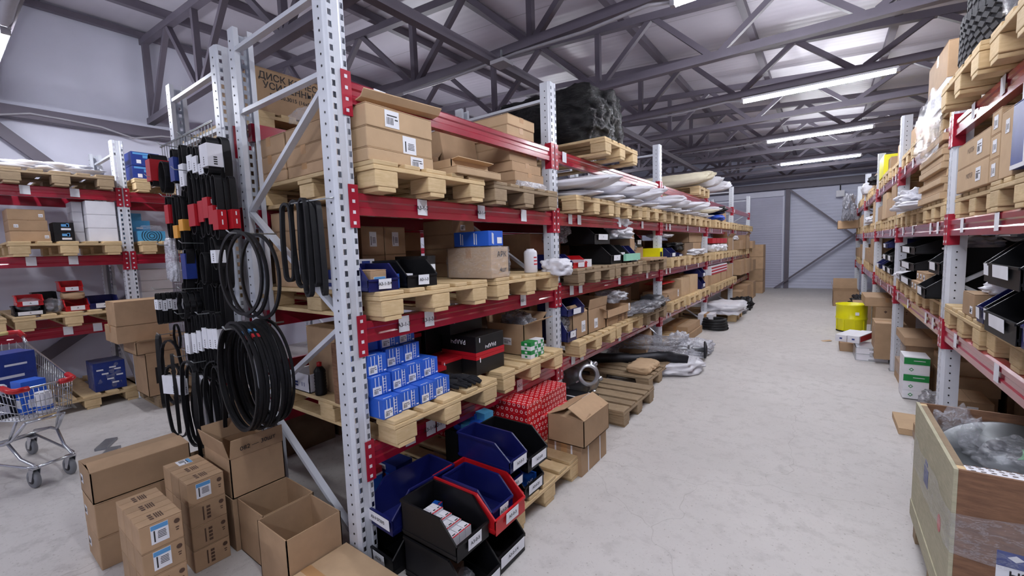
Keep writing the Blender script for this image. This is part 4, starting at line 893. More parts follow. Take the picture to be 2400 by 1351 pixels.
for r_, (zt, h_, xs) in enumerate(((2.2, .3, (-3.3, -3.2, -3.1, -3.0, -2.9, -2.8)), (1.98, .34, (-3.34, -3.26, -3.18, -3.1, -2.98, -2.86, -2.74)), (1.68, .32, (-3.4, -3.3, -3.2, -3.1, -3.0, -2.9, -2.82)), (1.38, .3, (-3.5, -3.38, -3.28, -3.18, -3.08, -2.98, -2.88)), (1.10, .36, (-3.5, -3.4, -3.3, -3.2, -3.1, -3.0)))):
    for i, x in enumerate(xs): belt('plain black belt at the back of the mesh panel, %s row, %s from the left' % (ORD[r_], ORD[i]), x, 1.055 + .012 * (i % 3), zt + .02 * (i % 2), h_, .075, .042, None, rz=.1 * (i % 3) - .1, th=.006)
G6 = 'large belt loops at the bottom of the panel'
q = random.Random(4)
for i in range(11):
    x = -3.74 + .085 * i + q.uniform(-.02, .02); zt = [1.02, .98, .9, .84, .92, .86, .9, .84, .86, .92, .9][i]; h_ = [.52, .45, .55, .5, .55, .56, .55, .56, .5, .45, .4][i]
    belt('long black belt loop low on the panel, %s from the left' % ORD[i], x, .97 + q.uniform(-.05, .08), zt, h_, .13 + q.uniform(0, .07), .02, 'paper' if i in (3,) else None, rz=q.uniform(-.5, .4), group=G6, th=.009, sl=(.15, .4))
for i in range(4): belt('thin black belt loop hanging low behind the others, %s' % ORD[i], -3.3 + .11 * i, 1.03, .78, .5 + .03 * i, .2, .014, None, rz=.3 - .15 * i, group=G6, th=.008)
def ring(label, cx, cy, cz, r, rz, sec=.011, tilt=0, printed=False, group=None):
    t = thing('v_belt', label, 'belt', (cx, cy, cz), rz, group); n = 56
    pts = [(r * math.cos(2 * PI * k / n), tilt * math.sin(4 * PI * k / n), (r * 1.0) * math.sin(2 * PI * k / n)) for k in range(n)]
    s = sec / 2; ob('loop', MB().sweep(pts, [(-s, -s * .7), (s, -s * .7), (s * .7, s * .8), (-s * .7, s * .8)], True, up=(0, 1, 0), sm=False), 'rubber', t)
    if printed:
        for a0, m_ in ((.95, 'ink_red'), (1.12, 'ink_blue')):
            q = [(r * math.cos(a0 + .1 * k / 4), tilt, r * math.sin(a0 + .1 * k / 4)) for k in range(5)]
            ob('print', MB().sweep(q, [(-s * 1.06, -s * .8), (s * 1.06, -s * .8), (s * .8, s * .86), (-s * .8, s * .86)], False, up=(0, 1, 0), sm=False), m_, t)
    return t
G7 = 'round belts hanging beside the posts'
for i in range(3): ring('round black belt of the upper pair of hanging rings, %s' % ['nearest', 'middle', 'rear'][i], -2.43 + .008 * i, .965 + .028 * i + (.03 if i == 2 else 0), 1.455 - .012 * i, .212 + .004 * i, math.radians(3 - 2 * i), .017, group=G7)
for i in range(16): ring('large round black belt of the lower thick bundle, %s from the front' % ORD[i], -2.42 + .01 * math.sin(i * 2.1), .90 + .0115 * i, .92 + .012 * math.sin(i * 1.7), .268 + .007 * math.sin(i * 1.3), math.radians(-4 + .4 * math.sin(i)), .0145, .0005 * math.sin(i), i in (2, 4, 6), group=G7)
o = ob('wire_hook', MB().tube([(-2.40, 1.15, 1.655), (-2.42, .93, 1.66), (-2.42, .915, 1.675)], .004, 6), 'galvanised'); tag(o, 'wire hook carrying the upper round belts', 'hook')
o = ob('wire_hook', MB().tube([(-2.40, 1.15, 1.175), (-2.42, .87, 1.178), (-2.42, .86, 1.195)], .005, 6), 'galvanised'); tag(o, 'wire hook carrying the thick bundle of round belts', 'hook')
G8 = 'v belts hanging inside the end frame'
for i, (x, zt, h_, ln) in enumerate(((-2.16, 1.79, .38, .02), (-2.10, 1.80, .42, -.05), (-2.05, 1.80, .40, .03), (-2.0, 1.80, .46, 0), (-1.96, 1.79, .40, -.06), (-1.92, 1.78, .43, -.09))):
    belt('grey v belt hanging inside the end frame below the third beam, %s from the left' % ORD[i], x, 1.09 + .012 * (i % 3), zt, h_, .06 + .012 * (i % 2), .022, None, 'rubber', rz=math.radians(10 - 6 * i), lean=ln, th=.013, group=G8)
    if i in (1, 2):
        pass
o = ob('wire_hook', MB().tube([(-2.25, 1.135, 1.79), (-2.1, 1.09, 1.787), (-1.88, 1.09, 1.785), (-1.80, 1.125, 1.79)], .004, 6), 'galvanised'); tag(o, 'bent wire carrying the v belts inside the end frame', 'hook')

# ================================================================= shopping cart
t = thing('shopping_cart', 'wire shopping cart with red corner bumpers at the left edge', 'shopping cart', (-4.69, .335, 0), math.radians(17))
def V4(u): return u
fb = [(.33, -.15), (.33, .15)]; 
def rim(x): k = (x + .45) / .78; return .245 - .09 * k          # half width at height of the rim
zt_ = lambda x: .93 - .23 * (x + .45) / .78; zb_ = lambda x: .44 + .05 * (x + .45) / .78
mb = MB(); W_ = lambda x, z: rim(x) * (.86 + .14 * (z - zb_(x)) / (zt_(x) - zb_(x)))
N = 22
for i in range(N + 1):
    x = -.45 + .78 * i / N
    for s in (-1, 1): mb.tube([(x, s * W_(x, zb_(x)), zb_(x)), (x, s * W_(x, zt_(x)), zt_(x))], .0022, 4)
    mb.tube([(x, -W_(x, zb_(x)), zb_(x)), (x, W_(x, zb_(x)), zb_(x))], .0022, 4)
for i in range(13):
    y = -1 + 2 * i / 12
    mb.tube([(.33, y * W_(.33, zb_(.33)), zb_(.33)), (.33, y * W_(.33, zt_(.33)), zt_(.33))], .0022, 4); mb.tube([(-.45, y * W_(-.45, zb_(-.45)), zb_(-.45)), (-.45, y * W_(-.45, .93), .93)], .0022, 4)
    mb.tube([(-.45, y * W_(-.45, zb_(-.45)), zb_(-.45)), (.33, y * W_(.33, zb_(.33)), zb_(.33))], .0022, 4)
for k, f in enumerate((0, .25, .5, .75)):
    zz_ = lambda x: zb_(x) + (zt_(x) - zb_(x)) * f
    mb.tube([(-.45, -W_(-.45, zz_(-.45)), zz_(-.45)), (.33, -W_(.33, zz_(.33)), zz_(.33)), (.33, W_(.33, zz_(.33)), zz_(.33)), (-.45, W_(-.45, zz_(-.45)), zz_(-.45))], .003, 5, True)
ob('basket', mb, 'chrome', t)
ob('rim', MB().tube([(-.45, -.245, .93), (.31, -.158, .706), (.335, -.14, .70), (.335, .14, .70), (.31, .158, .706), (-.45, .245, .93)], .007, 8), 'chrome', t)
ob('child_seat', MB().tube([(-.44, -.2, .92), (-.30, -.19, .86), (-.30, .19, .86), (-.44, .2, .92)], .005, 6).box(-.335, -.325, -.15, .15, .70, .82, 1), ['chrome', 'red_plastic'], t)
for s in (-1, 1): ob('bumper', MB().tube([(.25, s * .168, .722), (.325, s * .162, .704), (.345, s * .14, .70), (.345, s * .08, .70)], .019, 10), 'red_plastic', t)
ob('handle', MB().tube([(-.52, -.2, 1.0), (-.52, .2, 1.0)], .015, 12), 'cream_handle', t)
for s in (-1, 1): ob('handle_end', MB().tube([(-.52, s * .19, 1.0), (-.52, s * .25, .998), (-.47, s * .258, .965)], .02, 10), 'red_plastic', t); ob('handle_arm', MB().tube([(-.47, s * .252, .965), (-.4, s * .24, .915)], .010, 8), 'chrome', t)
fr = MB()
for s in (-1, 1):
    fr.tube([(.30, s * .10, .46), (.16, s * .12, .33), (.10, s * .14, .30), (-.1, s * .19, .27), (-.40, s * .22, .20), (-.44, s * .225, .14)], .010, 8)
    fr.tube([(.12, s * .13, .31), (.22, s * .115, .2), (.33, s * .10, .165), (.34, s * .10, .15)], .010, 8); fr.tube([(-.44, s * .225, .17), (.3, s * .125, .155), (.36, s * .09, .155)], .008, 8)
    fr.tube([(.22, s * .11, .47), (.13, s * .125, .32)], .009, 8)
fr.tube([(.36, -.09, .155), (.36, .09, .155)], .010, 8); fr.tube([(.30, -.10, .46), (.30, .10, .46)], .009, 8); fr.tube([(-.44, -.225, .16), (-.44, .225, .16)], .009, 8); fr.tube([(-.1, -.19, .27), (-.1, .19, .27)], .008, 8)
ob('frame', fr, 'chrome', t)
for (x, y) in ((.33, -.095), (.33, .095), (-.42, -.21), (-.42, .21)):
    w_ = ob('wheel', MB().lathe([(0, -.014), (.058, -.014), (.063, -.008), (.063, .008), (.058, .014), (0, .014)], 28, Matrix.Translation((x - .03, y, .063)) @ Matrix.Rotation(PI / 2, 4, 'X')), 'grey_paint', t)
    ob('hub', MB().lathe([(0, -.018), (.032, -.018), (.034, 0), (.032, .018), (0, .018)], 20, Matrix.Translation((x - .03, y, .063)) @ Matrix.Rotation(PI / 2, 4, 'X')), 'dark_metal', w_)
    ob('fork', MB().poly([(x - .045, y - .022, .05), (x - .015, y - .022, .05), (x + .02, y - .022, .14), (x - .03, y - .022, .14)], (0, .004, 0)).poly([(x - .045, y + .018, .05), (x - .015, y + .018, .05), (x + .02, y + .018, .14), (x - .03, y + .018, .14)], (0, .004, 0)).box(x - .03, x + .02, y - .022, y + .022, .138, .15), 'chrome', t)
def incart(dx, dy): c_, s_ = math.cos(math.radians(17)), math.sin(math.radians(17)); return -4.69 + dx * c_ - dy * s_, .335 + dx * s_ + dy * c_
def cartbox(label, dx, dy, z0, a, b, c, m, marks=(), mats=(), name='box'):
    x, y = incart(dx, dy); box1(name, label, 'box', x - a / 2, x + a / 2, y - b / 2, y + b / 2, z0, z0 + c, m, marks, rz=math.radians(17), mats=mats)
cartbox('large blue box with white streaks at the back of the shopping cart', -.27, .0, .455, .22, .36, .43, 'navy_card', [('+x', .3, .7, .02, .12, 1), ('+x', .6, .6, .15, .02, 1), ('+x', .7, .8, .12, .015, 1), ('-y', .5, .7, .08, .015, 1)], ['white_card'])
cartbox('tall blue box standing in the shopping cart', .10, .02, .485, .13, .13, .23, 'blue_card', [('+x', .5, .3, .08, .06, 1), ('-y', .5, .3, .08, .06, 1)], ['white_card'])
cartbox('dark box in front of the blue boxes in the shopping cart', .0, -.1, .475, .16, .11, .15, 'black_card', [('+x', .4, .4, .06, .06, 1)], ['white_card'])
cartbox('white box with a label lying in the shopping cart', -.03, .1, .475, .1, .1, .12, 'white_card', [('+x', .5, .5, .04, .06, 1)], ['ink_blue'])
x, y = incart(.24, .03); t = thing('filter_can', 'white cylinder with blue stripes standing in the shopping cart', 'can', (x, y, .49)); ob('can', MB().lathe([(0, 0), (.042, 0), (.044, .004), (.044, .14), (.04, .146), (0, .146)], 24), 'white_card', t); ob('stripe', MB().lathe([(.0446, .02), (.0446, .05)], 24), 'blue_card', t)
x, y = incart(-.02, -.1); blob('cloth_bag', 'white bag resting on the dark box in the shopping cart', 'bag', x - .1, x + .08, y - .1, y + .06, .63, .70, 'white_bag', 5, .2, 3)

# ================================================================= goods on and under the wall rack
B3, B2, B1 = 2.445, 1.76, 1.05
blob('plastic_sheet', 'white plastic sheeting crumpled over the pallet on top of the wall rack', 'plastic sheet', -6.75, -6.18, .45, 1.28, B3, B3 + .13, 'white_bag', 12, .35, 4, 3)
for i in range(3): carton('brown carton on the middle beam of the wall rack, %s of three' % ['bottom', 'middle', 'top'][i], -6.6, -6.22 - .01 * i, .53, .795 - .01 * i, B2 + .104 * i, B2 + .103 + .104 * i, seam='x', tape=False, st=[('+x', [.9, .18, .88][i], .45, .03, .03)], group='brown cartons on the wall rack')
for i in range(2):
    o, B = box1('grease_box', 'small dark box with a blue print on the wall rack, %s' % ['lower', 'upper'][i], 'box', -6.45, -6.22, .82, .965, B2 + .096 * i, B2 + .095 + .096 * i, 'black_card', [('+x', .6, .3, .07, .02, 1), ('+x', .55, .7, .05, .025, 2), ('+x', .7, .72, .02, .035, 2)], mats=['white_card', 'ink_blue'])
for i in range(3): carton('white carton in the tall stack beside the wall rack post, %s' % ['bottom', 'middle', 'top'][i], -6.55, -6.21, 1.07, 1.30, B2 + .141 * i, B2 + .14 + .141 * i, m='white_card', seam='x', tape=False, name='white_carton', group='white cartons on the wall rack')
for i in range(4): carton('white carton in the rear column beside the tall white stack, %s from the bottom' % ORD[i], -6.62, -6.35, .985, 1.063, B2 + .105 * i, B2 + .104 + .105 * i, m='white_card', seam='x', tape=False, name='white_carton', group='white cartons on the wall rack')
for i in range(2):
    o, B = box1('blue_box', 'blue boxed item in film on top of the wall rack, %s' % ['lower', 'upper'][i], 'box', -6.5, -6.21, 1.48, 1.73, B3 + .155 * i, B3 + .15 + .155 * i, 'navy_card', [('+x', .25, .3, .04, .04, 1), ('+x', .7, .3, .08, .06, 1), ('+x', .5, .88, .22, .02, 2), ('+x', .6, .68, .1, .03, 2)], mats=['white_card', 'ink_blue'])
box1('blue_box', 'second blue boxed item partly hidden by the belts on top of the wall rack', 'box', -6.5, -6.24, 1.76, 1.95, B3, B3 + .24, 'blue_card', [('+x', .3, .5, .05, .08, 1)], mats=['white_card'])
t = thing('teal_box', 'teal box with a round ringed emblem on the wall rack', 'box', (-6.33, 1.59, B2)); B = (-.12, .12, -.125, .125, 0, .115); ob('body', MB().box(*B), 'teal_card', t, bev=.002)
mb = MB()
for k in range(4):
    r0, r1 = .02 + .022 * k, .027 + .022 * k; c = Vector((B[1] + .001, 0, .06)); n = 28
    ps = []
    for i in range(n):
        a = 2 * PI * i / n
        for r_ in (r0, r1): ps.append((c.x, max(-.123, min(.123, r_ * math.cos(a))), max(.002, min(.113, c.z + r_ * math.sin(a)))))
    mb.add(ps, [(2 * i, 2 * ((i + 1) % n), 2 * ((i + 1) % n) + 1, 2 * i + 1) for i in range(n)])
ob('emblem', mb, 'black_card', t)
box1('teal_box', 'pale teal box standing behind the ringed one on the wall rack', 'box', -6.55, -6.36, 1.46, 1.62, B2, B2 + .24, 'teal_card', [('+x', .4, .65, .06, .02, 1)], mats=['white_card'])
box1('teal_box', 'dark teal box at the back behind the pale one on the wall rack', 'box', -6.75, -6.58, 1.46, 1.60, B2, B2 + .34, 'teal_card')
blob('film_bag', 'crumpled clear bag on the teal ringed box', 'plastic bag', -6.42, -6.22, 1.50, 1.72, B2 + .116, B2 + .19, 'clear_film', 17, .3)
pbin('red bin on top of the small stack on the lowest shelf of the wall rack', -6.36, .90, B1 + .20, .22, .16, .105, 'red_plastic', card='A')
pbin('red bin at the bottom of the small stack on the lowest wall shelf', -6.33, .92, B1, .24, .175, .115, 'red_plastic', card='A')
blob('packed_parts', 'torn red and brown packet between the two stacked red bins', 'packet', -6.46, -6.22, .82, 1.0, B1 + .116, B1 + .198, 'cardboard', 4, .15, 3)
pbin('dark blue bin beside the stacked red bins on the wall rack', -6.34, 1.125, B1, .25, .225, .13, 'blue_plastic', card='A')
pbin('red bin half covered by a bag at the left of the wall rack shelf', -6.33, .60, B1 + .09, .24, .17, .1, 'red_plastic', card='A')
pbin('black bin under the bagged red one on the wall rack shelf', -6.32, .59, B1, .26, .2, .088, 'black_plastic', card='A', cw=.8)
blob('film_bag', 'crumpled clear bag over the red bin at the left of the wall shelf', 'plastic bag', -6.42, -6.20, .50, .68, B1 + .04, B1 + .17, 'clear_film', 22, .3)
blob('film_bag', 'clear bag of parts beside the stacked red bins on the wall shelf', 'plastic bag', -6.44, -6.2, .695, .83, B1, B1 + .15, 'clear_film', 23, .3)
pbin('black bin at the back of the wall shelf with a white card', -6.55, .73, B1, .22, .16, .2, 'black_plastic', card='A')
for i in range(4): carton('dim pale carton behind the wall rack post, %s' % ['lowest', 'second', 'third', 'topmost'][i], -6.9, -6.45, 1.50, 1.80, B1 + .13 * i - .1445 * 0, B1 + .129 + .13 * i, m='white_card', tape=False, group='dim pale cartons on the wall rack') if i < 3 else None
pallet('pallet under the dim pale cartons on the lowest beam of the wall rack', -6.7, 1.86, .9055, group=G)
# stacked large cartons in front of the post
P1 = .145
t, B = carton('big brown carton with a round leaping antelope emblem on a pallet', -5.98, -5.55, 1.26, 1.60, P1, P1 + .44, m='cardboard', flaps=[('+x', 10, .01)])
def disc(u, v, r0, r1, n=32):
    c, r_, up, nn = on_face(B, '+x', u, v, .0012); ps = []
    for i in range(n):
        a = 2 * PI * i / n; ps += [c + (r_ * math.cos(a) + up * math.sin(a)) * r0, c + (r_ * math.cos(a) + up * math.sin(a)) * r1]
    return ps, [(2 * i, 2 * ((i + 1) % n), 2 * ((i + 1) % n) + 1, 2 * i + 1) for i in range(n)]
m = MB(); patch(m, B, '+x', .5, .48, .2, .17, 0, .0006, .0003); ps, fs = disc(.5, .48, .072, .082); m.add(ps, fs, 1)
c, r_, up, nn = on_face(B, '+x', .5, .48, .0014)
an = [(-.055, -.02), (-.03, .005), (-.01, .012), (.02, .008), (.04, .022), (.052, .02), (.044, .03), (.03, .03), (.012, .022), (-.015, .024), (-.04, .012)]
m.poly([c + r_ * a + up * b for a, b in an], nn * .0004, 1)
for a, b in (((-.035, .008), (-.06, -.035)), ((-.028, .008), (-.045, -.04)), ((.018, .01), (.045, -.012)), ((.022, .01), (.03, -.02)), ((.036, .028), (.01, .05)), ((.034, .03), (-.005, .04))):
    m.bar(c + r_ * a[0] + up * a[1], c + r_ * b[0] + up * b[1], .005, .001, tuple(nn), 1)
ob('emblem', m, ['black_card', 'cardboard_pale'], t)
carton('crushed brown carton on top of the one with the antelope emblem', -6.02, -5.56, 1.20, 1.55, P1 + .445, P1 + .58, m='cardboard', flaps=[('+x', 75, .12), ('-x', 60, .1), ('+y', 80, .1)])
carton('long brown carton bridging the top of the carton pile by the belts', -6.02, -5.58, 1.07, 1.49, P1 + .585, P1 + .755, m='cardboard', seam='y')
t, B = carton('large flat brown carton panel standing on the carton pile', -5.9, -5.58, 1.075, 1.48, P1 + .758, P1 + 1.0, m='cardboard', seam='y', tape=False)
t, B = carton('blue box wrapped in clear film on the pallet under the wall rack', -6.62, -6.30, .99, 1.25, P1, P1 + .31, m='navy_card', name='wrapped_box', cat='box', tape=False)
m = MB()
for k, (u, v) in enumerate(((.2, .75), (.35, .6), (.5, .4), (.65, .25), (.6, .8), (.75, .72), (.8, .5))): patch(m, B, '+x', u, v, .055, .016, 0)
ob('tape_pieces', m, 'white_card', t); blob('film', None, None, -.165, .165, -.135, .135, 0, .32, 'clear_film', 3, .04, 4, 4, .97, parent=t); t.children[-1].location = (0, 0, -.001)
for i in range(2): box1('metal_plate', 'grey flat metal plate leaning on the floor behind the cart, %s' % ['near', 'far'][i], 'plate', -4.72 - .25 * i, -4.50 - .25 * i, .72 + .03 * i, .80 + .03 * i, 0, .02, 'cast_metal', rz=-.5)
# stock on the rack behind, seen through the frames
for j, D in ((1, D3), (2, D4), (3, D5)):
    for i in range(2):
        if j == 3 and i == 0: continue
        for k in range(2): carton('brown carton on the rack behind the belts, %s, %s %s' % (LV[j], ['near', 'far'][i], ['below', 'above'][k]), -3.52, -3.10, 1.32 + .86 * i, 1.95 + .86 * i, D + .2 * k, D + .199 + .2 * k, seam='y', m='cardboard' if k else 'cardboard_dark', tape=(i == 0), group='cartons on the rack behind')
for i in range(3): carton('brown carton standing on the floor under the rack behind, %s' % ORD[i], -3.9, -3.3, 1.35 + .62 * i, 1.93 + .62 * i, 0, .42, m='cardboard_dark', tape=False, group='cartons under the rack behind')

# ================================================================= left rack beyond the second post
def fy(y0, y1, YS):
    for p in YS:
        if y0 < p + PW + .008 and y1 > p - .006:
            if (y0 + y1) / 2 > p + PW / 2: y0 = max(y0, p + PW + .01)
            else: y1 = min(y1, p - .008)
    return y0, y1
def fz(dz, h_, TT):
    for tp in TT:
        b_ = tp - .105
        if dz < b_ < dz + h_ + .008: h_ = b_ - .01 - dz
    return h_
BG = 'goods beyond the second post'
def cx(label, p, dz, d=.35, xf=-1.74, m='cardboard', st=(), flaps=None, group=None, tape=True, seam='y'):
    y0, y1, z0, z1 = p; y0, y1 = fy(y0, y1, YL) if -2.0 < xf < -1.64 or dz < .1 and xf < -1.3 and xf - d < -1.78 else (y0, y1); h_ = fz(dz, z1 - z0, TL); return carton(label, xf - d, xf, y0, y1, dz, dz + h_, m=m, st=st, flaps=flaps, group=group, tape=tape, seam=seam)
def bx(name, label, cat, p, dz, d, m, marks=(), xf=-1.74, mats=(), group=None, rz=0):
    y0, y1, z0, z1 = p; y0, y1 = fy(y0, y1, YL if xf < 0 else []); z1 = z0 + fz(dz, z1 - z0, TL if xf < 0 else []); return box1(name, label, cat, xf - d, xf, y0, y1, dz, dz + z1 - z0, m, marks, group, rz, mats=mats)
def bb(label, p, dz, m, d=.34, xf=-1.73, card='', up=0, cw=.45, h=None):
    y0, y1, z0, z1 = p; y0, y1 = fy(y0, y1, YL); H = fz(dz + up, h or (z1 - z0), TL); return pbin(label, xf - d / 2, (y0 + y1) / 2, dz + up, d, y1 - y0, H, m, card=card, cw=cw, sl=.22)
def bag(name, label, p, dz, m, seed, d=.35, xf=-1.72, amp=.3, tip=0, sub=4, fl=True, cat='plastic bag', group=None, sq=.5):
    y0, y1, z0, z1 = p; y0, y1 = fy(y0, y1, YL) if xf - d < -1.78 and xf > -1.9 else (y0, y1); z = dz if fl else z0; return blob(name, label, cat, xf - d, xf, y0, y1, z, z + fz(z, z1 - z0, TL), m, seed, amp, sub, 2.4, sq, group, tip=tip)
# top beam: black wrapped load
t = thing('wrapped_load', 'large bulky load wrapped in glossy black film on the top beam', 'wrapped load', (-2.2, 3.97, D5))
blob('wrapped_body', None, None, -.60, .56, -.40, .44, 0, .56, 'black_film', 41, .10, 6, 1.8, .82, parent=t)
blob('film_tail', None, None, .30, .60, -.05, .08, -.02, .08, 'black_film', 45, .4, 4, 3, .2, parent=t)
G9 = 'white wrapped long panels'
q = random.Random(8)
for i in range(14):
    y = 3.18 + .40 * i + q.uniform(-.04, .04); lay = i % 3
    blob('film_bundle', 'long panel wrapped in white film pointing into the aisle, %s from the second post' % (ORD[i]), 'wrapped bundle', -2.85, -1.46 - .05 * (i % 3), y, y + .46, D4 + .066 + .03 * (i % 2), D4 + .15 + .05 * (i % 2) + .03 * lay, 'white_bag' if i != 12 else 'cream_bag', 50 + i, .10, 4, 1.3, .35, G9, rz=q.uniform(-.1, .06), tip=.55)
for i in range(10):
    y = 3.3 + .52 * i
    blob('film_bundle', 'long white wrapped panel lying under the others, %s from the second post' % ORD[i], 'wrapped bundle', -2.8, -1.56, y, y + .5, D4, D4 + .064, 'white_bag', 80 + i, .12, 4, 1.4, .35, G9, rz=-.05, tip=.2)
for i, (y, z) in enumerate(((7.3, 0), (7.72, .06), (8.14, .02), (8.8, 0))): blob('fabric_roll', 'rolled grey white bundle on the top beam beyond the third post, %s' % ORD[i], 'bundle', -2.75, -1.5 + .03 * i, y, y + .41, D5 + z, D5 + z + .2, 'cream_bag' if i < 2 else 'white_bag', 90 + i, .14, 4, 1.6, .4, 'bundles on the top beam', tip=.5)
blob('dark_bundle', 'dark navy bundle on the third beam near the fourth post', 'bundle', -2.3, -1.52, 8.95, 9.6, D4 + .12, D4 + .27, 'black_plastic', 95, .2, 4, tip=.3)
blob('blue_bundle', 'bright blue bag on the third beam near the fourth post', 'bag', -2.1, -1.6, 9.0, 9.75, D4, D4 + .12, 'blue_bag', 96, .2, 4)
cx('upright brown carton on the third beam near the fourth post', (9.95, 10.3, 0, .2), D4, .3)
# second beam, bay two
bb('blue bin at the post on the second beam, under the white bag', (3.010,3.252,1.350,1.475), D3, 'blue_plastic', .34)
bb('red bin with white card on the second beam, second bay', (3.261,3.525,1.359,1.463), D3, 'red_plastic', .34)
bag('plastic_bag', 'long white plastic bag drooping over the pallet edge, second bay', (2.802,3.190,1.319,1.454), D3, 'white_bag', 101, .25, -1.56, .3, fl=False)
bx('white_box', 'white box with black writing beside the red bin, second bay', 'box', (3.490,3.649,1.345,1.413), D3, .2, 'white_card', [('-y', .5, .5, .1, .01, 1)], mats=['ink'])
pbin('black bin in the lower row of black bins, second bay', -1.96, 4.2, D3, .46, .28, .2, 'black_plastic', card='A')
pbin('black bin in the lower row beside the blue one, second bay', -1.95, 4.50, D3, .42, .2, .19, 'black_plastic', card='A')
pbin('large black bin stacked above the lower black bins, second bay', -2.05, 4.02, D3 + .205, .5, .36, .22, 'black_plastic', card='A')
bx('white_box', 'open white packet in the lower black bin, second bay', 'box', (4.42, 4.52, 0, .1), D3 + .01, .12, 'white_card', xf=-1.76)
pbin('narrow dark blue bin with a white card, second bay', -1.90, 4.70, D3, .34, .17, .18, 'blue_plastic', card='A')
pbin('small black bin beside the narrow blue one, second bay', -1.92, 4.88, D3, .3, .14, .1, 'black_plastic', card='A')
pbin('black bin at the back near the third post, second bay', -2.15, 5.45, D3 + .16, .42, .22, .2, 'black_plastic', card='A')
carton('dim brown carton under the black bin at the back, second bay', -2.4, -1.95, 5.3, 5.65, D3, D3 + .158, tape=False)
blob('plastic_bag', 'white and blue plastic bag heaped on the black bins, second bay', 'plastic bag', -2.2, -1.72, 4.30, 4.95, D3 + .26, D3 + .52, 'white_bag', 103, .42, 5)
blob('plastic_bag', 'clear plastic bag standing up behind the blue bin, second bay', 'plastic bag', -2.1, -1.9, 3.3, 3.62, D3 + .22, D3 + .50, 'grey_film', 104, .4, 4)
carton('tilted brown carton with print between the bins, second bay', -2.15, -1.85, 4.85, 5.15, D3 + .1, D3 + .36, tape=False)[0].rotation_euler = (.5, 0, .2)
carton('brown carton at the back behind the blue bin, second bay', -2.6, -2.15, 3.25, 3.8, D3, D3 + .32, tape=False)
bx('mint_folder', 'pale green flat packet leaning on the pallet, second bay', 'packet', (4.350,4.779,1.381,1.455), D3 + .02, .03, 'mint_card', xf=-1.68)
bx('flat_stack', 'stack of flat brown and black sheets on the pallet edge, second bay', 'stack', (4.953,5.583,1.352,1.378), D3, .35, 'cardboard', xf=-1.62)
bag('clear_packet', 'dark printed packet standing at the back of the second bay', (5.087,5.371,1.465,1.586), D3 + .1, 'grey_film', 106, .12, -1.9)
# lowest beam, bay two
bb('dark blue bin with white card high up behind the second post', (3.15, 3.45, 0, .13), D2 + .22, 'blue_plastic', .3)
pbin('dark blue bin at pallet level beside the second post', -1.88, 3.235, D2, .28, .16, .2, 'blue_plastic', card='A')
bag('parts_bag', 'film bag of parts in the blue bin beside the second post', (3.17, 3.30, 0, .16), D2 + .08, 'grey_film', 107, .2, -1.76)
cx('open brown carton with a white label, nearest on the lowest beam', (3.254,3.544,0.725,0.943), D2, .42, st=[('+x', .7, .42, .075, .10)], flaps=[('+x', -50, .1), ('-y', 20, .08), ('-x', 10, .1)])
cx('open brown carton with a white label, second on the lowest beam', (3.557,3.963,0.701,0.929), D2, .42, st=[('+x', .4, .35, .075, .09)], flaps=[('+x', 8, .09), ('+y', 10, .08), ('-x', 20, .1)])
t, B = cx('brown carton with a printed grid, below the open one, lowest beam', (3.936,4.532,0.730,0.821), D2, .42)
m = MB()
for i in range(2):
    for k in range(4): patch(m, B, '+x', .62 + .26 * i, .2 + .18 * k, .075, .004, 0); patch(m, B, '+x', .55 + .3 * i, .25 + .18 * k, .004, .024, 0); patch(m, B, '+x', .70 + .2 * i, .25 + .18 * k, .004, .024, 0)
ob('print', m, 'ink_brown', t)
h0 = B[5]; cx('open brown carton heaped with film packets, stacked on the printed one', (3.896,4.515,0.908,0.989), D2 + h0 + .002, .44, xf=-1.70, flaps=[('-y', 70, .1)], st=[('+x', .93, .6, .03, .08)])
blob('film_packets', 'clear film packets spilling from the upper carton, lowest beam', 'packet', -2.05, -1.75, 4.2, 4.7, D2 + h0 + .1, D2 + h0 + .24, 'milky_film', 111, .4, 4)
bag('plastic_bag', 'white plastic bag on the lowest beam before the third post', (4.473,4.959,0.772,0.867), D2, 'white_bag', 112, .3)
bag('parts_bag', 'film wrapped dark part hanging over the beam at the third post', (4.480,5.444,0.759,0.854), D2, 'grey_film', 113, .4, -1.55, .35, fl=False)
bag('parts_bag', 'film wrapped round part just beyond the third post', (5.102,5.849,0.802,0.844), D2, 'grey_film', 114, .35, -1.58, .35, fl=False)
blob('metal_part', 'dark metal part inside the film at the third post', 'metal part', -1.95, -1.65, 5.35, 5.75, D2 - .04 + .04, D2 + .16, 'dark_metal', 115, .25, 3)
cx('brown carton behind the third post on the lowest beam', (5.15, 5.6, 0, .25), D2, .4, xf=-2.1, tape=False)
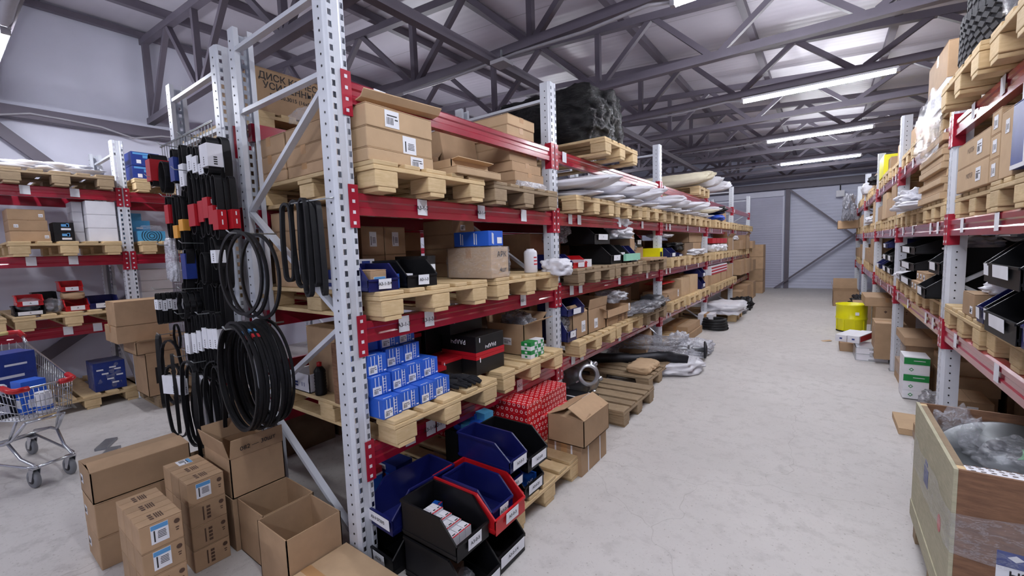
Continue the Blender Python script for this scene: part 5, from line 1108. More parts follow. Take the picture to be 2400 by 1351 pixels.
# floor, bay two
t = thing('gear_housing', 'pale aluminium gear housing with a round opening on the floor', 'machine part', (-1.83, 3.60, .146))
dq = Vector((-.70, .62, -.34)).normalized().to_track_quat('Z', 'X').to_matrix().to_4x4()
HM = Matrix.Translation((.10, -.07, .21)) @ dq
ob('bell', MB().lathe([(.070, .0), (.100, .0), (.106, .02), (.104, .05), (.125, .10), (.155, .15), (.165, .2), (.19, .205), (.19, .225), (.15, .225), (.13, .15), (.085, .06), (.070, .03), (.070, 0)], 32, HM), 'aluminium', t)
for k in range(8):
    a = k * PI / 4 + .2; ob('lug', MB().lathe([(0, .198), (.024, .198), (.026, .214), (.024, .232), (0, .232)], 12, HM @ Matrix.Translation((.195 * math.cos(a), .195 * math.sin(a), 0))), 'aluminium', t)
for k in range(5):
    a = k * 2 * PI / 5 + .5; ob('rib', MB().poly([(.10, -.006, .03), (.128, -.006, .05), (.175, -.006, .2), (.15, -.006, .2)], (0, .012, 0)), 'aluminium', t).matrix_local = HM @ Matrix.Rotation(a, 4, 'Z')
ob('foot', MB().box(-.16, .02, -.03, .12, 0, .06), 'cast_metal', t)
t, B = box1('strapped_case', 'dark grey case bound with white straps on the floor by the post', 'case', -1.98, -1.62, 3.16, 3.50, .0, .20, 'dark_metal', [('+z', .3, .5, .36, .02, 1), ('+z', .75, .5, .02, .33, 1), ('+x', .75, .5, .02, .19, 1), ('+x', .25, .5, .02, .19, 1)], mats=['white_card'])
for i in range(3): blob('paper_sack', 'folded brown paper sack on the grey floor pallet, %s' % ORD[i], 'sack', -1.75, -1.47, 4.42 + .13 * i, 4.62 + .13 * i, .1455, .23, 'cardboard_pale', 120 + i, .12, 4, 2, .6, 'paper sacks')
def beam_part(label, pts, w_, h_, m):
    o = ob('chassis_bar', MB().sweep(pts, [(-w_ / 2, -h_ / 2), (w_ / 2, -h_ / 2), (w_ / 2, h_ / 2), (-w_ / 2, h_ / 2)], False), m); tag(o, label, 'machine part'); return o
beam_part('dark curved frame beam lying on the floor pallet into the aisle', [(-2.6, 4.45, .20), (-2.1, 4.75, .19), (-1.8, 4.95, .17), (-1.5, 5.12, .21), (-1.28, 5.22, .16)], .07, .11, 'dark_metal')
blob('film_bundle', 'long part in grey film lying over the dark beam on the floor', 'wrapped part', -2.5, -1.32, 4.95, 5.3, .265, .44, 'grey_film', 131, .18, 5, 1.6, .4, rz=.15)
blob('film_bundle', 'second long film wrapped part on the floor before the third post', 'wrapped part', -2.4, -1.32, 5.36, 5.7, .0, .2, 'grey_film', 132, .2, 4, 1.6, .4, rz=.2)
blob('film_bag', 'clear bag hanging from the wrapped parts on the floor', 'plastic bag', -1.38, -1.18, 5.2, 5.55, .0, .28, 'clear_film', 133, .3, 4)
carton('flattened brown carton behind the wrapped floor parts', -2.15, -1.80, 5.25, 5.6, .22, .40, tape=False)[0].rotation_euler = (.4, 0, .1)
t = thing('axle_shaft', 'metal axle shaft with a round flange on the floor by the third post', 'machine part', (-1.30, 5.95, .13), .25); ob('shaft', MB().tube([(-.5, 0, 0), (.05, 0, 0)], .03, 12), 'cast_metal', t); ob('flange', MB().lathe([(0, -.012), (.11, -.012), (.115, 0), (.11, .012), (.05, .03), (0, .03)], 28, Matrix.Translation((.06, 0, 0)) @ Matrix.Rotation(PI / 2, 4, 'Y')), 'dark_metal', t); ob('collar', MB().lathe([(.03, -.03), (.055, -.03), (.055, .03), (.03, .03)], 20, Matrix.Translation((-.12, 0, 0)) @ Matrix.Rotation(PI / 2, 4, 'Y')), 'cast_metal', t); ob('foot', MB().box(-.45, -.4, -.06, .06, -.13, -.02), 'cast_metal', t)
o = ob('metal_rod', MB().tube([(-1.75, 5.5, .02), (-1.62, 5.3, .38), (-1.72, 5.2, .52)], .009, 8), 'aluminium'); tag(o, 'thin bent metal rod standing among the floor parts', 'rod')
blob('wrapped_casting', 'pale casting in clear film standing in front of the third post', 'wrapped part', -1.75, -1.42, 5.94, 6.2, 0, .36, 'milky_film', 134, .35, 5, 2.4, .3)
blob('wrapped_casting', 'whitish film wrapped part lying beyond the third post', 'wrapped part', -1.70, -1.2, 6.22, 6.5, 0, .2, 'milky_film', 135, .25, 4, 2.4, .6)
# floor, bay three and four
cx('opened brown carton on the floor beyond the third post', (5.142,5.667,0.326,0.396), 0, .4, xf=-1.55, flaps=[('+x', 40, .08), ('-x', 20, .1)])
bag('film_bag', 'crumpled clear film on the floor pallet beyond the third post', (5.485,6.027,0.269,0.352), .0, 'milky_film', 136, .4, -1.5, .4)
cx('small brown carton on the floor in the third bay', (5.669,6.108,0.307,0.335), 0, .25, xf=-1.45)
bag('film_bundle', 'long part in whitish film on the floor, third bay', (4.958,6.215,0.422,0.452), 0, 'milky_film', 137, .8, -1.35, .2)
bag('film_bundle', 'smaller film wrapped part on the floor, third bay', (5.472,6.503,0.326,0.408), 0, 'milky_film', 138, .8, -1.2, .25)
bag('film_bundle', 'large white film wrapped part reaching into the aisle, third bay', (4.867,6.807,0.392,0.541), 0, 'white_bag', 139, .9, -1.1, .22, tip=.1)
cx('brown carton standing on the floor under the lowest beam, third bay', (6.958,7.779,0.334,0.440), .12, .4, xf=-1.7); cx('flat brown carton under the standing one, third bay', (6.9, 7.85, 0, .118), 0, .4, xf=-1.68)
cx('white canister carton on the floor by the fourth post', (8.278,8.849,0.187,0.431), 0, .25, xf=-1.6, m='white_card')
t = ob('hose_coil', MB().tube([(.2 * math.cos(k * .4) * (1 - .003 * k), .18 * math.sin(k * .4), .035 + .045 * (k // 16)) for k in range(64)], .03, 7), 'rubber', loc=(-1.55, 8.2, .0)); tag(t, 'coil of black hose on the floor by the fourth post', 'hose')
bag('film_bundle', 'long parts in white film reaching into the aisle, fourth bay', (8.85, 9.95, 0, .22), .146, 'white_bag', 140, .8, -1.2, .2)
bag('metal_parts', 'tangle of cast metal parts on the floor, fourth bay', (9.98, 10.6, 0, .2), 0, 'cast_metal', 141, .7, -1.25, .5)
bag('dark_parts', 'black machine parts on the floor toward the fifth post', (10.65, 11.35, 0, .3), 0, 'black_plastic', 142, .5, -1.25, .5)
pallet('wooden pallet on the floor at the fourth post under the film wrapped parts', -1.95, 9.5, 0, detail=False, group='pallets on the floor')
# lowest beam, bay three
D2b = D2
cx('brown carton beside the third post, lowest beam', (5.777,6.070,0.854,0.958), D2, .35)
cx('brown carton with the red packet on it, lowest beam, third bay', (6.025,6.687,0.747,0.880), D2, .35, st=[('+x', .8, .6, .05, .1)])
bag('red_packet', 'red crumpled packet on the brown carton, lowest beam, third bay', (5.858,6.743,0.969,0.980), D2 + .24, 'red_plastic', 144, .35, -1.78, .2)
cx('tall brown carton in the third bay, lowest beam, left one', (6.736,7.213,0.712,0.979), D2, .35, m='cardboard_pale'); cx('tall brown carton in the third bay, lowest beam, right one', (7.251,7.768,0.681,0.965), D2, .35, m='cardboard_pale')
for i in range(2): bb('dark blue bin stacked by the fourth post, lowest beam, %s' % ['lower', 'upper'][i], (8.0, 8.28, 0, .2), D2, 'blue_plastic', .3, up=.21 * i)
cx('small brown carton before the fourth post, lowest beam', (8.3, 8.6, 0, .2), D2, .3, tape=False)
carton('dim brown carton at the back of the third bay, lowest beam', -2.58, -2.2, 6.2, 7.2, D2, D2 + .3, tape=False)
# second beam, bay three
t, B = bx('yellow_box', 'yellow box with a black round emblem by the third post', 'box', (5.693,6.050,1.326,1.462), D3, .25, 'yellow_plastic', [('+x', .4, .3, .09, .09, 1)], mats=['black_card'])
for i in range(2): bb('dark blue bin with white card beside the yellow box, %s' % ['tall one', 'low one'][i], [(6.086,6.405,1.326,1.455), (6.445,6.754,1.323,1.375)][i], D3, 'blue_plastic', .3)
bag('film_bag', 'white crumpled film over the bins, third bay, second beam', (6.027,6.786,1.465,1.531), D3 + .28, 'white_bag', 150, .3, -1.8)
bag('dark_bag', 'dark netted bag on the second beam, third bay', (6.558,7.259,1.376,1.513), D3 + .08, 'black_film', 151, .3, -1.74)
cx('grey tilted panel carton over the bags, third bay, second beam', (6.916,7.439,1.364,1.558), D3, .3, m='cardboard_dark', tape=False)
bag('film_bag', 'stack of flat white packets on the second beam, third bay', (7.005,8.028,1.360,1.461), D3, 'white_bag', 152, .35, -1.6, .25)
cx('open brown carton near the fourth post, second beam', (7.623,8.556,1.525,1.712), D3 + .2, .35, flaps=[('+x', 30, .12), ('-y', 50, .12)], xf=-1.85)
carton('brown carton supporting the open one near the fourth post', -2.25, -1.85, 7.7, 8.5, D3, D3 + .198, tape=False)
bag('dark_bag', 'dark curled sheet at the back of the third bay', (6.622,8.132,1.573,1.688), D3 + .3, 'black_plastic', 153, .3, -1.95, .3) if 0 else None
# second beam, bay four, five
for i in range(4): bag('red_white_bag', 'red and white packed bag on the second beam, fourth bay, %s' % ORD[i], (8.95 + .38 * i, 9.30 + .38 * i, 0, .17), D3, 'white_bag', 155 + i, .3, -1.7, .2, group='red and white bags'); bx('red_box', 'red box row above the white bags, fourth bay, %s' % ORD[i], 'box', (8.95 + .38 * i, 9.31 + .38 * i, 0, .10), D3 + .172, .3, 'red_card', group='red boxes')
cx('large brown carton behind the red boxes, fourth bay', (8.85, 9.9, 0, .35), D3, .4, xf=-2.05, tape=False); cx('open brown carton by the fifth post, second beam', (10.55, 11.2, 0, .3), D3, .3, flaps=[('-y', 40, .15), ('+x', 40, .1)])
for i in range(4): cx('brown carton on the second beam, last bay, %s' % ORD[i], (11.6 + .6 * i, 12.15 + .6 * i, 0, [.22, .36, .28, .2][i]), D3, .35, xf=-1.66 + .06 * (i % 2), tape=False, group='cartons in the last bay', flaps=[('+x', 40, .08)] if i == 1 else None)
bag('film_bag', 'white film on the cartons in the last bay, second beam', (11.6, 12.2, 0, .14), D3 + .23, 'white_bag', 160, .3)
# lowest beam, bay four, five
for i in range(3): bx('pink_box', 'flat pale pink and red box on the lowest beam, fourth bay, %s from the bottom' % ORD[i], 'box', (8.85, 10.5, 0, .055), D2 + .185 + .056 * i, .4, 'white_card', [('+x', .5, .3, 1.6, .03, 1)], mats=['red_card'], group='flat pink boxes')
cx('open brown carton under the pink boxes, fourth bay', (8.85, 9.75, 0, .182), D2, .4, tape=False); cx('brown carton beside the open one, fourth bay', (9.85, 10.4, 0, .182), D2, .4, tape=False); cx('brown tilted carton by the fifth post, lowest beam', (10.5, 11.2, 0, .3), D2, .35, tape=False)
bb('dark blue bin hanging low at the fourth post', (8.75, 9.3, 0, .3), .59, 'blue_plastic', .3, xf=-1.5) if 0 else None
for i in range(4): cx('tall brown carton on the lowest beam, last bay, %s' % ORD[i], (11.6 + .62 * i, 12.18 + .62 * i, 0, [.36, .4, .38, .3][i]), D2, .4, xf=-1.62 + .03 * (i % 2), tape=False, group='tall cartons in the last bay')
for i in range(5): cx('brown carton on the floor toward the end of the left rack, %s' % ORD[i], (11.55 + .55 * i, 12.08 + .55 * i, 0, [.34, .44, .40, .45, .42][i]), 0, .45, xf=-1.6 + .06 * (i % 2), tape=False, group='cartons on the floor at the far end')
for i in range(4): carton('brown carton stacked past the last post of the left rack, %s' % ORD[i], -2.3, -1.45, 14.5, 15.1, .36 * i, .36 * i + .355, tape=False, group='cartons past the last post')
# filler cartons added at the back to keep the far bays dark
for k in range(1, 5):
    for j, D in ((0, D2), (1, D3)):
        for i in range(3): carton('dark filler carton added deep in the left rack, %s, %s bay, %s' % (LV[j], ['second', 'third', 'fourth', 'last'][k - 1], ORD[i]), -2.86, -2.63, YL[k] + .2 + .85 * i, YL[k] + .95 + .85 * i, D, D + .26, m='cardboard_dark', tape=False, group='filler cartons added at the back')

# ================================================================= right rack
R3, R2, R1 = TR[2] + .1455, TR[1] + .1455, TR[0] + .1455
def rx(label, p, dz, d=.35, xf=.64, m='cardboard', st=(), flaps=None, group=None, tape=True, seam='y', h=None, tapem='tape'):
    y0, y1, z0, z1 = p; y0, y1 = fy(y0, y1, YR); z1 = z0 + fz(dz, (h or z1 - z0), TR); h = None; return carton(label, xf, xf + d, y0, y1, dz, dz + (h or z1 - z0), m=m, st=st, flaps=flaps, group=group, tape=tape, seam=seam, tapem=tapem)
def rb(label, y0, y1, dz, m='black_plastic', d=.42, H=.2, xf=.64, card='', cw=.5):
    y0, y1 = fy(y0, y1, YR); H = fz(dz, H, TR); return pbin(label, xf + d / 2, (y0 + y1) / 2, dz, d, y1 - y0, H, m, rz=PI, card=card, cw=cw, sl=.25)
# tyres on stacked pallets
pallet('wooden pallet on the top beam under the studded tyres', XR + .50, 3.30, 2.2555, group=G)
pallet('wooden pallet on the top beam beside the tyre pallet', XR + .52, 2.45, 2.2555, group=G)
def tyre(label, x, y, z, R_=.36, w_=.23, tilt=0):
    t = thing('tyre', label, 'tyre', (x, y, z), 0, 'studded tyres'); t.rotation_euler = (tilt, 0, .3)
    pf = [(.58, .1), (.62, .0), (.75, -.02), (.9, .0), (.97, .06), (1, .16), (1, .5), (1, .84), (.97, .94), (.9, 1), (.75, 1.02), (.62, 1.0), (.58, .9), (.56, .5), (.58, .1)]
    ob('carcass', MB().lathe([(a * R_ * .965, b * w_) for a, b in pf], 56), 'tyre_rubber', t)
    mb = MB(); n = 54
    for k in range(n):
        for r_ in range(6):
            a = 2 * PI * (k + .5 * (r_ % 2)) / n; zc = w_ * (.13 + .148 * r_); sg = 1 if r_ < 3 else -1
            m_ = Matrix.Rotation(a, 4, 'Z') @ Matrix.Translation((R_ * .968, 0, zc)) @ Matrix.Rotation(sg * .55, 4, 'X'); mb.box(-.004, .011, -.0155, .0155, -.0115, .0115, m=m_)
        for s in (0, 1):
            a = 2 * PI * (k + .25) / n; m_ = Matrix.Rotation(a, 4, 'Z') @ Matrix.Translation((R_ * .945, 0, w_ * (.03 if s == 0 else .97))); mb.box(-.02, .014, -.018, .018, -.012, .012, m=m_)
    ob('tread', mb, 'tyre_rubber', t); return t
tyre('lower studded tyre lying on the pallets on top of the right rack', .90, 3.27, 2.2555 + .15, tilt=.02)
tyre('upper studded tyre stacked on the lower one at the top right', .92, 3.25, 2.2555 + .15 + .245, tilt=.02)
blob('film_sheet', 'glossy clear film hanging over the tyres at the top right', 'plastic film', .55, .70, 2.55, 2.86, 2.41, 3.05, 'clear_film', 200, .35, 4)
carton('brown carton on the top beam beside the tyres', .66, 1.1, 1.9, 2.5, 2.4015, 2.62)
rx('upper brown carton beyond the post on the top beam, with tape', (4.07, 4.72, 0, .235), R3 + .161, .4, xf=.62, seam='x'); rx('film wrapped carton under the taped one on the top beam', (4.07, 4.75, 0, .16), R3, .42, xf=.62, m='white_card')
blob('film_sheet', 'clear film draped from the cartons down over the top beam', 'plastic film', .56, .63, 4.1, 4.9, 2.10, R3 + .17, 'clear_film', 202, .3, 4)
for i, (y0, y1, h_) in enumerate(((4.9, 5.5, .2), (5.6, 6.2, .22), (6.6, 7.2, .24), (7.9, 8.4, .22), (9.2, 9.8, .3), (10.0, 10.7, .25), (11.9, 12.6, .25), (12.8, 13.5, .22))): carton('brown carton on the top beam of the right rack, %s along' % ORD[i], .70, 1.2, y0, y1, R3, R3 + h_, m='cardboard' if i % 2 else 'cardboard_pale', group='cartons on the right top beam', tape=i % 2 == 0)
bx('yellow_bag', 'yellow bag standing behind the third right post on the top beam', 'bag', (8.2, 8.8, 0, .3), R3, .3, 'yellow_plastic', xf=.95)
blob('black_rack_part', 'black metal part on the top beam near the yellow bag', 'machine part', .55, .9, 9.3, 9.8, R3, R3 + .18, 'black_plastic', 204, .5, 4)
blob('white_sack', 'white sack on the top beam near the fifth right post', 'sack', .55, .95, 11.1, 11.6, R3, R3 + .24, 'white_bag', 205, .2, 4)
blob('grey_sheeting', 'grey plastic sheeting hanging off the far end of the right rack', 'plastic sheet', .30, .60, 12.6, 14.0, 1.95, 2.6, 'grey_film', 206, .4, 5)
# middle beam
def printed(t, B, s='МОТОР'):
    letter(s, .035, 'ink_brown', t, (B[0] - .002, .03, B[5] * .55), (0, -1, 0), (0, 0, 1))
for j in range(2): t, B = rx('brown carton with faint print right of the post, middle beam, %s' % ['lower', 'upper'][j], (3.12, 3.75, 0, .138), R2 + .139 * j, .36, xf=.64, m='cardboard_pale', st=[('-x', .72, .5, .09, .07)]); printed(t, B)
for j in range(3): rx('narrow brown carton in the second column, middle beam, %s' % ['lowest', 'middle', 'upper'][j], (2.97, 3.11, 0, .11), R2 + .111 * j, .36, xf=.64, m='cardboard_pale', st=[('-x', .5, .5, .06, .06)], tape=False)
rx('tall pale carton beside the blue box, middle beam', (2.78, 2.96, 0, .30), R2, .4, xf=.64, m='cardboard_pale', st=[('-x', .5, .75, .05, .06)])
t, B = rx('tall blue box with white edge tape, middle beam at the right edge', (2.30, 2.77, 0, .27), R2 + .02, .4, xf=.63, m='navy_card', seam='y', tapem='white_card'); m = MB(); patch(m, B, '-x', .5, .03, .46, .018, 0); patch(m, B, '-x', .35, .5, .02, .27, 0, .001); patch(m, B, '-x', .75, .7, .02, .06, 0); patch(m, B, '-x', .6, .6, .03, .012, 0); ob('print', m, 'white_card', t)
rx('blue and white box on top of the tall blue one at the right edge', (2.30, 2.72, 0, .09), R2 + .292, .36, xf=.64, m='white_card')
z = R2
for i in range(9):
    h_ = [.05, .052, .046, .052, .046, .044, .045, .046, .05][i]; d = [0, .02, 0, .03, 0, .01, 0, .01, 0][i]
    rx('flat brown carton in the tall stack left of the near post, %s from the bottom' % ORD[i], (4.10, 4.95, 0, h_), z, .4, xf=.62 + d, m='cardboard_pale', seam='y', tape=False, group='flat cartons by the right post'); z += h_ + .001
blob('white_film', 'crumpled white film bag on the middle beam beyond the flat cartons', 'plastic bag', .52, .95, 5.25, 6.0, R2, R2 + .22, 'white_bag', 210, .45, 5)
blob('white_film', 'flat white packets sliding out on the middle beam', 'packet', .50, .95, 4.95, 5.5, R2, R2 + .07, 'white_bag', 211, .2, 4)
for i, (y0, y1, h_, m_) in enumerate(((6.6, 7.0, .36, 'cardboard'), (7.02, 7.5, .24, 'cardboard'), (7.55, 8.0, .34, 'cardboard_pale'), (8.05, 8.6, .2, 'cardboard'), (9.15, 9.5, .34, 'cardboard_pale'), (11.8, 12.5, .25, 'cardboard'), (12.6, 13.4, .22, 'cardboard_pale'))): rx('brown carton on the middle beam of the right rack, %s along' % ORD[i], (y0, y1, 0, h_), R2, .4, m=m_, group='cartons on the right middle beam', tape=i % 2 == 0)
blob('white_packets', 'pile of white and navy packets on the middle beam, fourth bay', 'packet', .58, .95, 9.7, 10.9, R2, R2 + .16, 'white_bag', 212, .3, 4)
carton('dark brown carton jutting past the far right post on the middle beam', .25, .85, 13.5, 14.15, R2 + .0, R2 + .2, m='cardboard', tape=False)
# lowest beam: bins
rb('black bin with white card at the right edge, upper row, left one', 2.92, 3.06, R1 + .21, d=.46, H=.2, card=''); rb('large black bin with sloping front at the right edge, upper row', 2.50, 2.90, R1 + .21, d=.5, H=.21, xf=.62)
rb('narrow dark blue bin in the lower row at the right edge', 3.03, 3.14, R1, 'blue_plastic', .42, .17, card=''); rb('black bin in the lower row beside the narrow blue one', 2.87, 3.02, R1, d=.46, H=.19); rb('large black bin with sloping front, lower row, right edge', 2.46, 2.86, R1, d=.5, H=.2, xf=.61)
rb('dark blue bin cut off by the right edge of the photo', 2.2, 2.44, R1, 'blue_plastic', .45, .2, xf=.62)
rb('black bin high up near the right edge under the middle beam', 2.62, 2.9, R1 + .43, d=.46, H=.14)
blob('film_bag', 'clear film bag with red print on top of the black bins', 'plastic bag', .66, 1.0, 2.72, 3.12, R1 + .40, R1 + .50, 'clear_film', 215, .3, 4)
rx('small brown carton beside the post on the lowest beam, right side', (3.22, 3.45, 0, .125), R1, .25, st=[('-x', .8, .3, .05, .04)], tape=False)
blob('white_packets', 'white packets on the small carton beside the right post', 'packet', .66, .9, 3.14, 3.35, R1 + .127, R1 + .2, 'white_bag', 216, .3, 4)
for j in range(3): rb('large black bin stacked beyond the near right post, %s' % ['bottom', 'middle', 'top'][j], 4.95, 5.78, R1 + .142 * j, d=.8, H=.14, xf=.62)
rb('dark blue bin on the very top behind the stacked black bins', 5.2, 5.6, R1 + .428, d=.4, H=.06, card=None)
rb('black bin beside the near right post, raised', 4.08, 4.45, R1 + .17, d=.44, H=.18); rb('black bin beside the near right post, with a packet', 4.12, 4.42, R1, d=.46, H=.165, xf=.58)
blob('film_bag', 'white film bag over the raised black bin beside the right post', 'plastic bag', .70, 1.0, 4.15, 4.6, R1 + .33, R1 + .44, 'white_bag', 217, .4, 4)
for i in range(3):
    for j in range(2): rx('small brown carton with white sticker beyond the right post, %s, %s' % (ORD[i], ['lower', 'upper'][j]), (4.5 + .14 * i, 4.63 + .14 * i, 0, .075), R1 + .076 * j, .2, xf=.60 + .03 * j, tape=False, st=[('-x', .5, .5, .06, .04)], group='small cartons beyond the right post')
for i, (y0, y1, j, m_) in enumerate(((6.6, 7.05, 0, 'black_plastic'), (6.6, 7.05, 1, 'black_plastic'), (7.1, 7.6, 0, 'black_plastic'), (7.1, 7.6, 1, 'black_plastic'), (7.15, 7.6, 2, 'blue_plastic'), (7.9, 8.4, 0, 'blue_plastic'))): rb('%s bin in the third right bay, lowest beam, %s' % ('black' if 'black' in m_ else 'dark blue', ORD[i]), y0, y1, R1 + .15 * j, m_, H=.148)
blob('white_packets', 'white packets on the lowest beam beyond the second right post', 'packet', .58, .9, 5.9, 6.3, R1, R1 + .08, 'white_bag', 218, .3, 4)
for i, (y0, y1, h_) in enumerate(((9.15, 9.7, .42), (9.8, 10.2, .2), (10.3, 10.9, .25), (11.8, 12.4, .3), (12.6, 13.2, .22), (13.4, 14.0, .2))): rx('brown carton on the lowest beam of the right rack, %s along' % ORD[i], (y0, y1, 0, h_), R1, .4, tape=False, group='cartons on the right lowest beam')
# back of the right rack: filler cartons added to keep it dark
for k in range(5):
    for j, D in ((0, R1), (1, R2)):
        for i in range(3 if k else 2): carton('filler carton added deep in the right rack, %s, %s bay, %s' % (['lowest beam', 'middle beam'][j], ['nearest', 'second', 'third', 'fourth', 'farthest'][k], ORD[i]), XR + .80, XR + .99, YR[k] + .15 + .8 * i + (.75 if k == 0 else 0), YR[k] + .85 + .8 * i + (.75 if k == 0 else 0), D, D + [.42, .36][j], m='cardboard_dark', tape=False, group='filler cartons added deep in the right rack')
for i in range(5): carton('filler carton added on the floor deep under the right rack, %s' % ORD[i], 1.25, 1.62, 2.3 + .95 * i, 3.1 + .95 * i, 0, .5 + .05 * (i % 2), m='cardboard_dark', tape=False, group='filler cartons added on the right floor')
# right floor goods
t = thing('drum', 'bright yellow plastic drum standing in the aisle', 'drum', (.385, 8.98, 0))
ob('body', MB().lathe([(0, .01), (.19, .01), (.2, .03), (.205, .2), (.212, .21), (.212, .23), (.205, .24), (.208, .43), (.216, .44), (.216, .455), (.2, .455), (.198, .05), (0, .04)], 36), 'yellow_plastic', t)
for k in range(18): a = 2 * PI * k / 18; ob('rib', MB().box(-.004, .004, -.006, .006, .03, .2, m=Matrix.Rotation(a, 4, 'Z') @ Matrix.Translation((.207, 0, 0))), 'yellow_plastic', t) if -2.9 < a - PI * 1.5 < 2.9 and k % 2 == 0 else None
ob('base_ring', MB().lathe([(.19, 0), (.2, 0), (.2, .02), (.19, .02)], 30), 'black_plastic', t); ob('sticker', MB().box(.04, .09, -.212, -.2105, .29, .34), 'paper', t, label='white square sticker')
t = thing('metal_case', 'flat silver metal case on the floor of the aisle by the right rack', 'case', (.50, 7.02, 0), .02); B = (-.155, .155, -.2, .2, 0, .165)
ob('body', MB().box(*B), 'white_card', t, bev=.004); m = MB()
for z in (0, .08, .158): m.box(-.158, .158, -.203, .203, z, z + .008)
for x in (-.158, .15): m.box(x, x + .008, -.204, .204, 0, .166)
ob('edge_trim', m, 'aluminium', t)
for x in (-.0,): ob('latch', MB().box(x - .02, x + .02, -.21, -.2, .06, .11).box(x - .03, x + .03, -.209, -.2, .01, .025), 'chrome', t); ob('clasp', MB().box(x - .025, x + .025, -.21, -.2, .14, .165), 'chrome', t)
LP = 'long lilac boxes on the floor'
for i, (x, y, z) in enumerate(((.30, 7.55, .12), (.42, 7.26, .168), (.28, 7.42, .0))):
    dx, dy, dz = .13, .62, .09
    if i == 2: carton('small brown carton under the long lilac boxes', .20, .40, 7.28, 7.8, 0, .118, tape=False); continue
    box1('lilac_box', 'long lilac box with red and blue print, %s' % ['farther one', 'nearer one on the metal case'][i], 'box', x - dx / 2, x + dx / 2, y - dy / 2 + .1, y + dy / 2, z, z + dz, 'white_card', [('+x', .5, .5, .45, .07, 1), ('-y', .5, .5, .03, .02, 2)], LP, -.35, mats=['ink_red', 'navy_card'])
t, B = carton('large brown carton with a printed emblem beside the yellow drum', .62, 1.05, 8.05, 8.6, .0, .53, seam='y', tape=False); letter('MOTOR', .03, 'ink_brown', t, (-.02, B[2] - .002, .47), (1, 0, 0), (0, 0, 1)) if 0 else None
m = MB(); c, r_, up, nn = on_face(B, '-y', .25, .88); m.poly([c - r_ * .02, c - up * .025, c + r_ * .02, c + up * .015], nn * .0005)
for k in range(5): patch(m, B, '-y', .45 + .08 * k, .89, .02, .014, 0); patch(m, B, '-y', .45 + .08 * k, .84, .014, .008, 0)
ob('print', m, 'ink_brown', t)
carton('long brown carton lying across the tops beside the yellow drum', .50, 1.0, 8.1, 8.92, .532, .66, m='cardboard', seam='y')
carton('tall crumpled brown carton in front of the second right post', .52, .80, 6.72, 7.15, .06, .50, seam='x', m='cardboard')[0]
carton('brown carton lower part under the tall crumpled one', .60, .95, 7.3, 7.9, 0, .30, m='cardboard_dark', tape=False)
carton('flat film wrapped carton on top of the pile behind the green boxes', .66, 1.1, 5.62, 6.25, .46, .54, m='cardboard', seam='y'); carton('brown film wrapped carton in the pile behind the green boxes', .70, 1.1, 5.66, 6.25, .22, .458, m='cardboard'); carton('lowest brown carton in the pile behind the green boxes', .66, 1.1, 5.68, 6.25, 0, .218)
blob('film_sheet', 'glossy film over the cartons behind the green boxes', 'plastic film', .64, .70, 5.7, 6.2, .1, .45, 'clear_film', 220, .3, 4)
GG = 'green and white boxes on the floor'
for i in range(5):
    h_ = .079; z = .01 + i * .08
    t = thing('green_white_box', 'green and white box in the floor stack by the right rack, %s from the bottom' % ORD[i], 'box', (.72, 5.48, z), 0, GG); B = (-.09, .09, -.13, .13, 0, h_); ob('body', MB().box(*B), 'white_card', t, bev=.002); m = MB()
    if i in (2, 4): patch(m, B, '-y', .5, .5, .178, .062, 0); patch(m, B, '-y', .6, .55, .08, .006, 1, .0012)
    else:
        c, r_, up, nn = on_face(B, '-y', .3, .5); m.poly([c - r_ * .018, c - up * .018, c + r_ * .018, c + up * .018], nn * .0006); m.poly([c - r_ * .01 + nn * .0006, c - up * .01 + nn * .0006, c + r_ * .01 + nn * .0006, c + up * .01 + nn * .0006], nn * .0004, 1)
    ob('print', m, ['green_card', 'white_card'], t)
for i, (z0, z1) in enumerate(((0, .17), (.172, .32), (.322, .45))): carton('brown carton right of the green boxes, %s' % ['bottom', 'middle', 'top'][i], .86, 1.2, 5.15 - .05 * (i == 1), 5.55, z0, z1, seam='x', tape=False, m='cardboard')
for i in range(2): carton('small brown carton by the foot of the near right post, %s' % ['lower', 'upper'][i], .80, 1.02, 4.45, 4.8, .15 * i, .149 + .15 * i, tape=False, st=[('-y', .5, .5, .06, .08)])
blob('film_bag', 'clear film bag with grey parts between the cartons on the right floor', 'plastic bag', .68, .88, 4.75, 5.1, .0, .22, 'grey_film', 222, .35, 4)
carton('flattened pale carton on the floor behind the wooden crate', .50, .78, 4.35, 4.75, .0, .05, m='cardboard_pale', seam='y', tape=False); carton('small brown carton under the edge of the flattened one', .58, .8, 4.0, 4.34, 0, .12, tape=False)
carton('open brown carton at the far end of the right rack on the floor', .18, .65, 12.2, 13.0, 0, .34, flaps=[('-x', 10, .2), ('+y', 20, .25)]); blob('black_parts', 'black metal frame parts heaped by the far carton', 'machine part', .40, .95, 10.6, 11.8, 0, .38, 'black_plastic', 224, .55, 5); carton('brown carton on the floor behind the yellow drum', .45, .95, 9.8, 10.4, 0, .36, tape=False)
o = ob('paper_scrap', MB().box(-.1, .1, -.04, .04, 0, .003), 'cardboard_pale', loc=(.02, 7.9, 0)); o.rotation_euler = (0, -.12, .4); tag(o, 'bent strip of cardboard on the floor left of the lilac boxes', 'cardboard strip')

